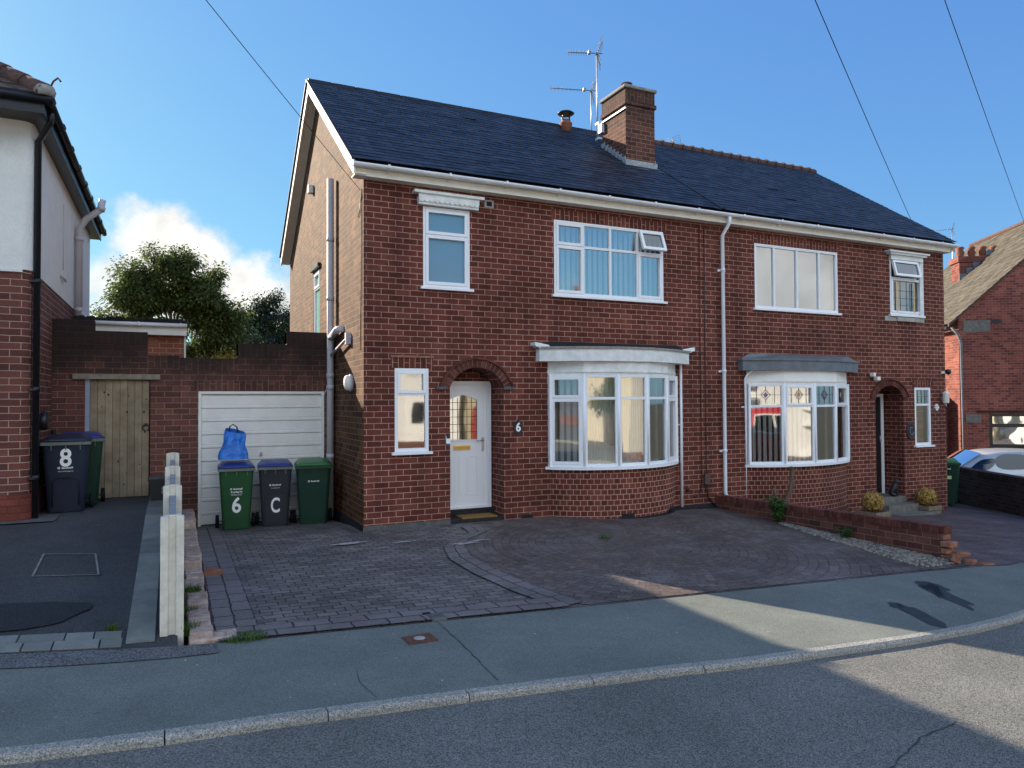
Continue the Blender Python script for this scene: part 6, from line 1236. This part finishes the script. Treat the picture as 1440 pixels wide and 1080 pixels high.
# hatchback car: lofted shell, x forward
def car(label, cat, loc, rz_, paint):
    t = thing('parked_car', label, cat, loc, rz_)
    st = [(-1.98, .34, .50, .30, .52, .60, .56, .62, .58), (-1.93, .72, .78, .30, .78, .84, .76, .92, .70), (-1.80, .80, .84, .26, .84, .86, .78, 1.02, .70), (-1.55, .82, .86, .24, .86, .88, .76, 1.26, .62), (-1.25, .82, .86, .22, .86, .89, .75, 1.39, .58), (-.6, .82, .86, .22, .86, .89, .75, 1.45, .58), (.1, .82, .86, .22, .86, .87, .75, 1.45, .58), (.6, .82, .86, .22, .86, .86, .74, 1.36, .56), (1.0, .82, .85, .22, .85, .86, .73, 1.12, .58), (1.3, .81, .84, .24, .84, .86, .74, .93, .62), (1.75, .77, .80, .28, .80, .78, .70, .84, .58), (2.02, .60, .66, .32, .62, .62, .54, .66, .45)]
    def ring(s): _, w0, w1, z0, w2, z2, w3, z3, w4 = s; zm = (z0+z2)/2; return [(w0, z0), (w1, zm), (w2, z2), (w2*.975, z2+.02), (w3*.5+w4*.5+.06, (z2+z3)/2), (w4+.02, z3-.035), (w4-.06, z3), (w4*.45, z3+.025), (0, z3+.035)]
    import bisect
    def S(x, v):
        xs = [s[0] for s in st]; i = max(0, min(len(st)-2, bisect.bisect_right(xs, x)-1)); k = (x-xs[i])/(xs[i+1]-xs[i]); A, B = ring(st[i]), ring(st[i+1]); j = min(7, int(v)); f = v-j
        P = [A[j][c]*(1-f)+A[j+1][c]*f for c in (0, 1)]; Qq = [B[j][c]*(1-f)+B[j+1][c]*f for c in (0, 1)]; return V((x, P[0]*(1-k)+Qq[0]*k, P[1]*(1-k)+Qq[1]*k))
    b = MB(); rows = []
    for s in st: r = ring(s); rows.append([(s[0], y, z) for y, z in r]+[(s[0], -y, z) for y, z in r[-2::-1]])
    b.grid(rows); b.poly(rows[0]); b.poly(rows[-1][::-1]); o = b.build('body', paint); o.parent = t
    m_ = o.modifiers.new('sub', 'SUBSURF'); m_.levels = 2; m_.render_levels = 2
    def patch(name, pts, m, side, off=.012, n=10, rnd_=.35):
        """superellipse patch in (x, v) space on the body side"""
        (xc, vc, hx, hv, sh) = pts; g = MB(); R = []
        for i in range(n+1):
            r = i/n; row = []
            for k in range(29):
                a = 2*pi*k/28; c, s_ = cos(a), sin(a); q = (abs(c)**3+abs(s_)**3)**(-1/3); x = xc+hx*q*c*r+sh*q*s_*r; v = max(3.05, min(7.9, vc+hv*q*s_*r)); p = S(x, v); row.append((p.x, (p.y+off)*side, p.z+off*.4))
            R.append(row)
        g.grid(R); q = g.build(name, m); q.parent = t; return q
    for sd in (-1, 1):
        patch('side_window', (-1.02, 4.05, .36, .62, .08), 'glasscar', sd); patch('side_window', (-.12, 4.1, .42, .72, .0), 'glasscar', sd); patch('side_window', (.62, 3.95, .28, .6, -.14), 'glasscar', sd)
    g = MB(); R = []
    for i in range(9):
        x = -1.90+.52*i/8; row = []
        for k in range(17): y = -1+2*k/16; hw = (.62-.10*i/8)*(1-.18*abs(i/8-.5)); zc_ = .93+.44*i/8; row.append((x-.05*(1-y*y)-.035, y*hw, zc_+.015))
        R.append(row)
    g.grid(R); q = g.build('rear_window', 'glasscar'); q.parent = t
    g = MB(); R = []
    for i in range(7):
        x = .58+.62*i/6; R.append([(x+.06*(1-y*y), y*(.58+.05*i/6), 1.385-.40*i/6+.05*(1-y*y)) for y in [-1+2*k/12 for k in range(13)]])
    g.grid(R); q = g.build('windscreen', 'glasscar'); q.parent = t
    g = MB(); g.box((-1.50, -.50, 1.375), (-1.40, .50, 1.41)); q = g.build('spoiler', paint, bevel=.02); q.parent = t
    g = MB(); g.box((-1.53, -.14, 1.385), (-1.49, .14, 1.405)); q = g.build('brake_light', mat('red_lens', (.35, .01, .01), .2, .5)); q.parent = t
    for sd in (-1, 1):
        g = MB(); g.lathe((-1.86, sd*.66, .66), [(.04, 0), (.10, .03), (.11, .13), (.05, .22)], 12); q = g.build('tail_light', mat('red_lens', (.4, .01, .01), .2, .5)); q.parent = t
        g = MB(); g.lathe((1.86, sd*.55, .56), [(.03, 0), (.10, .04), (.10, .10), (.03, .16)], 12); q = g.build('headlight', 'steel'); q.parent = t
        g = MB(); g.box((.62, sd*.86-.05, .86), (.76, sd*.86+.13*sd+.05, .98)); q = g.build('mirror', paint, bevel=.03); q.parent = t
        for x in (-1.22, 1.30):
            g = MB(); yy = sd*.76; g.tube([(x, yy-.1, .31), (x, yy-.085, .31), (x, yy+.085, .31), (x, yy+.1, .31)], [.27, .31, .31, .27], 24); w = g.build('wheel', 'rubber'); w.parent = t
            g = MB(); g.tube([(x, yy-.105, .31), (x, yy+.105, .31)], .19, 16); 
            for k in range(5): a = 2*pi*k/5; g.tube([(x, yy+sd*.108, .31), (x+.18*cos(a), yy+sd*.108, .31+.18*sin(a))], .022, 5)
            q = g.build('rim', 'steel'); q.parent = w
    g = MB(); g.box((-2.0, -.26, .52), (-1.965, .26, .63)); q = g.build('number_plate', mat('yellow_plate', (.75, .58, .05), .4, .4)); q.parent = t
    return t
car('silver hatchback parked behind the low dark wall at the right edge', 'car', (19.35, 11.55, -.93), rad(148), 'carpaint')
# the brick house at the far right, turned a little towards us
fh = thing('far_house', 'red brick gable-end house with pale roof, clay pots and black window, far right', 'house', (24.45, 15.6, -1.2))
ub = rad(-33); U = V((cos(ub), sin(ub), 0)); N_ = V((-sin(ub), cos(ub), 0)); O_ = V((24.45, 15.65, 0))
TF = lambda v: O_+U*v[0]+N_*v[1]+V((0, 0, v[2]))
gh = 4.75; gw_ = 9.0; sp = .90
b = MB(); wx0, wx1, wz0, wz1 = .92, 3.0, .18, 1.32
def P4(x0, x1, z0, z1, y=0): p = [(x0, y, z0), (x1, y, z0), (x1, y, z1), (x0, y, z1)]; b.poly([TF(V(q)) for q in p], uv=[(q[0], q[2]) for q in p])
P4(0, wx0, -2, gh-.05); P4(wx1, gw_, -2, gh-.05); P4(wx0, wx1, -2, wz0); P4(wx0, wx1, wz1, gh-.05)
p = [(0, 0, gh-.05), (gw_, 0, gh-.05), (gw_/2, 0, gh-.05+gw_/2*sp)]; b.poly([TF(V(q)) for q in p], uv=[(q[0], q[2]) for q in p])
p = [(0, 0, -2), (0, 9, -2), (0, 9, gh-.05), (0, 0, gh-.05)]; b.poly([TF(V(q)) for q in p], uv=[(q[1], q[2]) for q in p])
for q4 in ([(wx0, 0, wz0), (wx0, .1, wz0), (wx0, .1, wz1), (wx0, 0, wz1)], [(wx0, 0, wz0), (wx1, 0, wz0), (wx1, .1, wz0), (wx0, .1, wz0)]): b.poly([TF(V(q)) for q in q4])
b.build('wall', 'brick_far', fh)
b = MB(); tl = []
def slope(b, y0, y1, x0, z0, x1, z1, n, m_, nn):
    rnd = random.Random(5)
    for i in range(n):
        k0, k1 = i/n, min(1, (i+1.2)/n)
        for j in range(m_):
            ya, yb = y0+(y1-y0)*j/m_, y0+(y1-y0)*(j+1)/m_-.01; u = .03+rnd.uniform(0, .012); b.prism([TF(V((x0+(x1-x0)*k0, ya, z0+(z1-z0)*k0+u))), TF(V((x0+(x1-x0)*k0, yb, z0+(z1-z0)*k0+u))), TF(V((x0+(x1-x0)*k1, yb, z0+(z1-z0)*k1+.006))), TF(V((x0+(x1-x0)*k1, ya, z0+(z1-z0)*k1+.006)))], (0, 0, -.02))
slope(b, -.12, 8.6, -.35, gh-.34, gw_/2, gh+gw_/2*sp, 24, 30, 1); slope(b, -.12, 8.6, gw_+.35, gh-.34, gw_/2, gh+gw_/2*sp, 24, 30, 1); b.build('roof', 'fartile', fh)
b = MB(); b.prism([TF(V(q)) for q in ((-.35, -.10, gh-.42), (-.35, -.10, gh-.34), (gw_/2, -.10, gh+gw_/2*sp), (gw_/2, -.10, gh+gw_/2*sp-.10))], N_*.1); b.build('verge', 'tile_clay', fh)
b = MB(); b.tube([TF(V((gw_/2, -.1, gh+gw_/2*sp+.03))), TF(V((gw_/2, 8.6, gh+gw_/2*sp+.03)))], .1, 8); b.build('ridge', 'tile_clay', fh)
b = MB(); b.box((-.06, 2.9, 1.5), (1.0, 3.0, 1.6), TF) if False else b.box((-.35, .1, gh-.50), (-.25, 8.6, gh-.40), TF); b.build('gutter', 'black', fh)
fx = 1.0
b = MB(); cz = 7.55; b.box((2.02, 4.3, 4.0), (4.3, 5.0, 7.52), TF); b.box((1.96, 4.24, 7.32), (4.36, 5.06, 7.54), TF); c_ = b.build('chimney', 'brick_far', fh)
b = MB()
for k in range(5):
    b = MB(); p = TF(V((2.22+.42*k, 4.65, 7.53))); b.lathe(p, [(.12, 0), (.13, .05), (.12, .10), (.16, .20), (.11, .34), (.16, .40), (.12, .46)], 12); b.build('chimney_pot', 'clay', c_)
b = MB()
for k in range(5): x = 2.0+.26*k; z = gh+x*sp; b.box((x, 4.26, z-.05), (x+.30, 4.30, z+.30), TF)
b.build('flashing', 'lead', c_)
b = MB()
for q in ((wx0, wx0+.11, wz0, wz1), (wx1-.1, wx1, wz0, wz1), (wx0+.11, wx1-.1, wz0, wz0+.1), (wx0+.11, wx1-.1, wz1-.09, wz1), (wx0+.11, wx1-.1, wz0+.68, wz0+.80)): b.box((q[0], .02, q[2]), (q[1], .09, q[3]), TF)
fw_ = b.build('window', 'black', fh); b = MB(); b.poly([TF(V(q)) for q in ((wx0+.1, .06, wz0+.08), (wx1-.1, .06, wz0+.08), (wx1-.1, .06, wz1-.08), (wx0+.1, .06, wz1-.08))]); b.build('pane', glass_mat('far_glass', .5, (.5, .5, .4), wav=.01), fw_)
b = MB(); b.box((wx0-.15, .5, wz0-.3), (wx1+.2, .55, wz1+.2), TF); b.build('interior_wall', 'beige', fh)
b = MB(); b.box((wx0-.05, -.06, wz0-.09), (wx1+.05, .05, wz0), TF); b.box((wx0-.4, -.06, wz1+.06), (wx1+.1, .0, wz1+.11), TF); b.build('sill', 'brick_dark', fh)
b = MB(); b.tube([TF(V((-.25, -.05, gh-.45))), TF(V((-.02, -.06, gh-.75))), TF(V((.04, -.06, gh-1.0))), TF(V((.04, -.06, -1)))], .045, 8); b.build('downpipe', 'lead', fh)
b = MB(); b.box((.15, -.012, gh-.62), (1.0, .0, gh-.22), TF); b.box((.72, -.012, 1.10), (.36, .0, 1.34), TF) if False else None; b.build('render_patch', MT['stepc'], fh)
b = MB(); b.box((.18, -.012, 1.02), (.66, .0, 1.30), TF); b.build('pale_patch', MT['stepc'], fh)
b = MB(); b.box((1.05, -.012, 4.42), (1.35, .004, 4.55), TF); b.build('air_brick', 'black', fh)
t = thing('floodlight', 'small black floodlight on the far brick gable at the right edge', 'light', TF(V((2.45, -.02, 2.45))))
b = MB(); b.box((-.1, -.14, -.06), (.1, -.04, .06)); b.box((-.02, -.05, -.02), (.02, .02, .02)); q = b.build('head', 'black', bevel=.01); q.parent = t; q.rotation_euler = (.4, 0, ub)
# sunlit brick side and lower roofs seen in the slit between the pair and the far house
fb_ = thing('rear_wing', 'sunlit orange brick wing glimpsed in the gap beyond the right corner', 'building', (26.5, 19, -1))
b = MB(); b.box((25.1, 17.0, -2), (27.0, 17.3, 4.1)); b.box((23.9, 17.0, -2), (25.1, 17.3, 1.2)); b.box((24.2, 16.4, -2), (27.2, 16.9, 1.95)); b.build('wall', 'brick_far', fb_)
b = MB(); x = V((24.6, 17.4, 0)); b.prism([(25.45, 17.9, 1.95), (25.75, 17.35, 1.95), (25.75, 17.35, 4.2), (25.45, 17.9, 4.2)], (.3, .2, 0)); b.build('side_wall', 'brick_red', fb_)
fr = thing('distant_house', 'distant house roof with pale lichen tiles just beyond the right end of the pair', 'house', (34, 23, -1))
b = MB(); b.box((31.0, 22.5, -2), (40, 30, 5.4)); b.build('wall', 'brick_far', fr); b = MB(); b.prism([(30.6, 22.1, 5.3), (40.4, 22.1, 5.3), (40.4, 26.2, 8.0), (30.6, 26.2, 8.0)], (0, 0, .1)); b.prism([(30.6, 30.3, 5.3), (30.6, 26.2, 8.0), (40.4, 26.2, 8.0), (40.4, 30.3, 5.3)], (0, 0, .1)); b.build('roof', 'fartile', fr)
# ------------------------------------------------------------------ trees behind
def tree(name, label, x, y, z0, H, trunk_h, crown, m, n, leaf, seed, blobs, tr=.14, grp='trees behind the houses', cone=False, cat='tree'):
    t = thing(name, label, cat, (x, y, z0), 0, grp); rnd = random.Random(seed); bt = MB(); bl = MB()
    top_ = V((x+rnd.uniform(-.2, .2), y, z0+H*.8)); base = V((x, y, z0)); pts = [base.lerp(top_, k/6)+V((rnd.uniform(-.08, .08), rnd.uniform(-.08, .08), 0))*(k > 0) for k in range(7)]
    bt.tube(pts, [tr*(1-.8*k/6) for k in range(7)], 8)
    for (cx, cy, cz, rx_, ry_, rz_, w) in blobs:
        c = V((x+cx, y+cy, z0+cz)); s = base.lerp(top_, min(.95, max(.2, cz/H-.25))); mid = s.lerp(c, .5)+V((0, 0, -.1)); bt.tube([s, mid, c], [tr*.35, tr*.22, .02], 6)
        cl = []
        for q in range(max(5, int(75*w))):
            dd = V((rnd.gauss(0, 1), rnd.gauss(0, 1), rnd.gauss(0, 1))).normalized()*rnd.random()**.38; p = c+V((dd.x*rx_, dd.y*ry_, dd.z*rz_)); cl.append((p, rnd.uniform(.14, .42)))
            if rnd.random() < .25: bt.tube([c, c.lerp(p, .5)+V((0, 0, -.03)), p], [.018, .012, .005], 4)
        for i in range(int(n*w)):
            p0, r0 = cl[rnd.randrange(len(cl))]; dd = V((rnd.gauss(0, 1), rnd.gauss(0, 1), rnd.gauss(0, .8))); p = p0+dd*r0*.55; out = (p-c); 
            d = (dd.normalized()*.7+V((rnd.uniform(-.5, .5), rnd.uniform(-.5, .5), rnd.uniform(-.6, .2)))).normalized(); L_ = leaf*rnd.uniform(.6, 1.3); leafq(bl, p, d, L_, L_*.5, rnd, .25)
    bt.build('trunk', 'bark', t); bl.build('crown', m, t); return t
tree('broadleaf_tree', 'big round leafy tree filling the gap behind the gate wall and garage', .05, 24.3, -.2, 6.9, 1.5, 2.3, 'leaf', 38000, .11, 4,
     [(0, 0, 5.6, 1.15, 1.1, 1.0, .30), (-.95, 0, 5.0, 1.0, 1., .75, .20), (.95, .2, 5.1, .95, 1., .85, .22), (-1.35, .1, 4.1, .8, .9, .62, .13), (1.25, 0, 4.2, .72, .9, .75, .15), (0, 0, 4.3, 1.3, 1.1, 1.0, .28), (-1.85, 0, 4.5, .28, .4, .22, .025), (-1.6, .2, 3.3, .8, .8, .6, .13), (.3, 0, 3.0, 1.5, 1, .9, .25), (1.75, 0, 3.6, .30, .5, .35, .03), (.3, 0, 6.5, .5, .5, .35, .04), (-.5, 0, 6.35, .4, .4, .35, .03), (.9, 0, 5.95, .4, .4, .4, .04), (-1.05, .1, 5.75, .65, .6, .5, .10), (-1.75, 0, 3.8, .5, .5, .6, .08)])
tree('broadleaf_tree', 'lower dark green tree between the big leafy tree and the conifer', 1.55, 25.5, -.2, 4.6, .8, 1.2, 'leafdk', 15000, .11, 8, [(0, 0, 2.6, 1.1, .9, 1.0, .5), (-.3, 0, 3.5, .8, .8, .6, .25), (.5, 0, 3.3, .6, .6, .5, .2)])
tree('conifer', 'dark feathery conifer close to the left gable of the pair', 3.05, 27.0, -.2, 6.4, .5, 1.3, 'leafdk', 20000, .09, 12, [(0, 0, 5.7, .45, .45, .5, .12), (.0, 0, 5.0, .85, .8, .5, .2), (-.1, 0, 4.3, 1.05, 1., .55, .24), (.1, 0, 3.6, 1.2, 1.1, .6, .24), (-.2, 0, 2.8, 1.3, 1.1, .7, .22), (-.9, 0, 4.3, .3, .3, .2, .03), (.9, 0, 4.9, .35, .3, .2, .04), (.8, 0, 5.3, .25, .25, .2, .03)])
tree('shrub', 'yellow-leaved shrub seen over the lower step of the garage parapet', 1.45, 21.5, -.1, 3.3, .6, .6, 'leafyel', 2600, .09, 3, [(0, 0, 2.9, .55, .5, .35, .5), (.3, 0, 2.5, .5, .5, .35, .3)], tr=.05, grp=None, cat='shrub')
tree('broadleaf_tree', 'tree tops low behind the left house soil pipe, paler and further off', -2.6, 30., -.2, 5.0, 1., 1.5, 'leaf', 5000, .14, 31, [(0, 0, 4.1, 1.3, 1., .7, .5), (1.2, 0, 3.8, .8, .8, .6, .3)])
dh = thing('distant_roof', 'grey slate roof glimpsed between the big tree and the dark conifer', 'house', (3.0, 36, -.5))
b = MB(); b.box((1.6, 36, -1), (6.0, 42, 4.1)); b.build('wall', 'brick_far', dh); b = MB(); b.prism([(1.2, 35.6, 4.0), (6.4, 35.6, 4.0), (6.4, 39, 6.3), (1.2, 39, 6.3)], (0, 0, .12)); b.build('roof', 'slateplain', dh)
# ------------------------------------------------------------------ the other side of the street (it is what the windows mirror)
def opp(label, x, z, m, roofm, bayx):
    """house facing +Y at Y=-12"""
    t = thing('house_opposite', label, 'house', (x, -12, z), 0, None); Yf = -12.; w = 7.4; b = MB()
    b.box((x-w/2, Yf-7, z-1), (x+w/2, Yf, z+5.2)); b.poly([(x-w/2, Yf, z+5.2), (x+w/2, Yf, z+5.2), (x+w/2, Yf-3.5, z+5.2)]); b.build('wall', m, t)
    b = MB(); b.prism([(x-w/2-.2, Yf+.35, z+5.1), (x+w/2+.2, Yf+.35, z+5.1), (x+w/2+.2, Yf-3.5, z+7.9), (x-w/2-.2, Yf-3.5, z+7.9)][::-1], (0, 0, .12)); b.prism([(x-w/2-.2, Yf-7.3, z+5.1), (x+w/2+.2, Yf-7.3, z+5.1), (x+w/2+.2, Yf-3.5, z+7.9), (x-w/2-.2, Yf-3.5, z+7.9)], (0, 0, .12)); b.build('roof', roofm, t)
    b = MB(); b.prism([(bayx-1.6, Yf+.02, z+5.1), (bayx+1.6, Yf+.02, z+5.1), (bayx, Yf+.02, z+7.2)], (0, .5, 0)); b.build('bay_gable', m, t)
    b = MB(); b.box((x-w/2+.1, Yf+.22, z+5.0), (x+w/2-.1, Yf+.36, z+5.12)); b.build('gutter', 'wood_white', t)
    for z0 in (.7, 3.3):
        b = MB(); b.prism([(bayx-1.3, Yf, z+z0-.5), (bayx-.8, Yf+.6, z+z0-.5), (bayx+.8, Yf+.6, z+z0-.5), (bayx+1.3, Yf, z+z0-.5)][::-1], (0, 0, .5)); b.prism([(bayx-1.35, Yf, z+z0+1.3), (bayx-.85, Yf+.66, z+z0+1.3), (bayx+.85, Yf+.66, z+z0+1.3), (bayx+1.35, Yf, z+z0+1.3)][::-1], (0, 0, .15)); b.build('bay', 'wood_white', t)
        f = MB()
        for k in range(5): xx = bayx-.8+.4*k; f.box((xx-.03, Yf+.54, z+z0), (xx+.03, Yf+.60, z+z0+1.3))
        f.box((bayx-.8, Yf+.54, z+z0+.85), (bayx+.8, Yf+.60, z+z0+.91)); wq = f.build('window', 'upvc', t); g = MB(); g.poly([(bayx-.8, Yf+.55, z+z0), (bayx-.8, Yf+.55, z+z0+1.3), (bayx+.8, Yf+.55, z+z0+1.3), (bayx+.8, Yf+.55, z+z0)]); g.build('pane', glass_mat('opp_glass', .15, (.4, .45, .5)), wq)
    dxx = x+(x-bayx)*.9
    f = MB(); f.box((dxx-.5, Yf, z), (dxx+.5, Yf+.05, z+2.1)); dr_ = f.build('door', 'wood_white', t); g = MB(); g.box((dxx-.25, Yf+.05, z+1.1), (dxx+.25, Yf+.06, z+1.9)); g.build('pane', 'black', dr_)
    f = MB(); f.box((dxx-.6, Yf, z+3.3), (dxx+.6, Yf+.05, z+4.5)); wq = f.build('window', 'upvc', t); g = MB(); g.box((dxx-.52, Yf+.05, z+3.38), (dxx+.52, Yf+.055, z+4.42)); g.build('pane', 'black', wq)
    f = MB(); f.box((x+w/2-.9, Yf-3.9, z+6.5), (x+w/2-.2, Yf-3.1, z+9.0)); c_ = f.build('chimney', 'brick_side', t); g = MB(); g.lathe((x+w/2-.55, Yf-3.5, z+9.0), [(.12, 0), (.13, .35), (.15, .45)], 10); g.build('chimney_pot', 'clay', c_)
    g = MB(); g.box((x-w/2, Yf+4.6, z-.6), (x+w/2-2.6, Yf+4.8, z+.45)); tag(g.build('front_wall_opposite', 'brick_side', origin=(x, Yf+4.7, z)), 'low brick wall before the '+label.replace(' across the road','').replace(' directly',''), 'wall')
opp('white rendered house with twin bays across the road, uphill end', -8.5, .55, 'render', 'rooftile', -9.9); opp('cream house with white bays directly across the road', .8, .15, 'beige', 'slateplain', 2.2); opp('white house with twin bays across the road, downhill of the cream one', 9.2, -.25, 'render', 'rooftile', 7.8); opp('pale cream house with white bays across the road further downhill', 18.0, -.9, 'beige', 'slateplain', 19.4); opp('white house with bays across the road furthest downhill', 27, -1.5, 'render', 'rooftile', 25.6)
struct(sheet('opposite_gardens', -60, 60, lambda X: -40, lambda X: -3.0-.02*X, lambda X, Y: Pz(X)+.04, 'sett', ny=2))
for i, (x, r_) in enumerate(((-4.2, .9), (5.0, .8), (13.8, 1.1))):
    tree('garden_tree', ['leafy garden tree across the road by the uphill white house', 'small garden tree across the road beside the cream house', 'round garden tree across the road by the pale downhill house'][i], x, -9.2, Pz(x), 3.4*r_+.6, .8, 1, 'leaf', 2200, .16, 40+i, [(0, 0, 2.4*r_, r_, r_, r_*.8, .6), (.3, 0, 3.0*r_, r_*.6, r_*.6, r_*.5, .4)], grp='garden trees across the road')
# red camper van parked across the road
vx, vy, vz = 11.0, -2.35+1.9, Pz(11.2)-.06
vn = thing('camper_van', 'red camper van with white window surrounds parked across the road', 'van', (vx, vy, vz), .0)
vn.scale = (.82, 1, 1)
b = MB(); prof = [(.30, .75), (.34, .86), (.95, .88), (1.30, .86), (1.85, .74), (2.02, .55), (2.06, 0)]
rows = [[(xx, y*k, z if z < 1.9 else z-(.06 if abs(xx) > 2 else 0)) for z, y in prof]+[(xx, -y*k, z) for z, y in prof[-2::-1]] for xx, k in ((-2.25, .86), (-2.15, 1), (-1, 1), (0, 1), (1.2, 1), (1.95, .98), (2.3, .82))]
b.grid(rows); b.poly(rows[0]); b.poly(rows[-1][::-1]); o = b.build('body', 'redpaintcar'); o.parent = vn
for sd in (-1, 1):
    for (x0, x1) in ((-1.95, -1.25), (-1.15, -.4), (-.3, .5), (.62, 1.5)):
        g = MB(); yy = lambda z: .875-(z-1.25)*.2; 
        g.prism([(x0-.04, sd*(yy(1.16)+.0), 1.16), (x1+.04, sd*(yy(1.16)), 1.16), (x1+.04, sd*yy(1.80), 1.80), (x0-.04, sd*yy(1.80), 1.80)], (0, sd*.012, 0)); fr_ = g.build('window', 'wood_white'); fr_.parent = vn
        g = MB(); g.prism([(x0, sd*(yy(1.2)+.014), 1.2), (x1, sd*(yy(1.2)+.014), 1.2), (x1, sd*(yy(1.76)+.014), 1.76), (x0, sd*(yy(1.76)+.014), 1.76)], (0, sd*.004, 0)); q = g.build('pane', 'glasscar'); q.parent = fr_
    for x in (-1.35, 1.35):
        g = MB(); g.tube([(x, sd*.68-.1, .32), (x, sd*.68+.12*sd, .32)], .32, 20); w = g.build('wheel', 'rubber'); w.parent = vn; g = MB(); g.tube([(x, sd*.80, .32), (x, sd*.815, .32)], .18, 16); q = g.build('hub_cap', 'steel'); q.parent = w
    g = MB(); g.lathe((2.2, sd*.55, .75), [(.05, 0), (.11, .05), (.11, .15), (.05, .2)], 12); q = g.build('headlight', 'steel'); q.parent = vn
b = MB(); b.box((2.28, -.85, .35), (2.42, .85, .47)); b.box((-2.36, -.85, .35), (-2.24, .85, .47)); q = b.build('bumper', 'wood_white', bevel=.02); q.parent = vn
b = MB(); b.prism([(2.16, -.62, 1.2), (2.16, .62, 1.2), (2.08, .56, 1.78), (2.08, -.56, 1.78)], (.1, 0, .02)); q = b.build('windscreen', 'glasscar'); q.parent = vn

# grit, crumbs of leaf and gum spots on the paving
b = MB(); rnd = random.Random(77)
for i in range(230):
    if i < 150: x = rnd.uniform(-1.5, 9); y = rnd.uniform(KF(x)+.15, FBk(x)); z = Pz(x)+.004
    elif i < 200: x = rnd.uniform(.6, 8.2); y = rnd.uniform(6.3, 9.8); z = z6(x, y)+.018
    else: x = rnd.uniform(-3, -.4); y = rnd.uniform(6.6, 10); z = z8(x, y)+.006
    r = rnd.uniform(.004, .011); a = rnd.uniform(0, 6.28); b.poly([(x+r*q*cos(a+k*1.26), y+r*q*sin(a+k*1.26), z+rnd.uniform(.001, .005)) for k, q in enumerate((1, .6, .9, .7, 1.1))])
o = b.build('grit', mat('grit', (.34, .31, .24), .9, .1, island=.8)); o['kind'] = 'stuff'
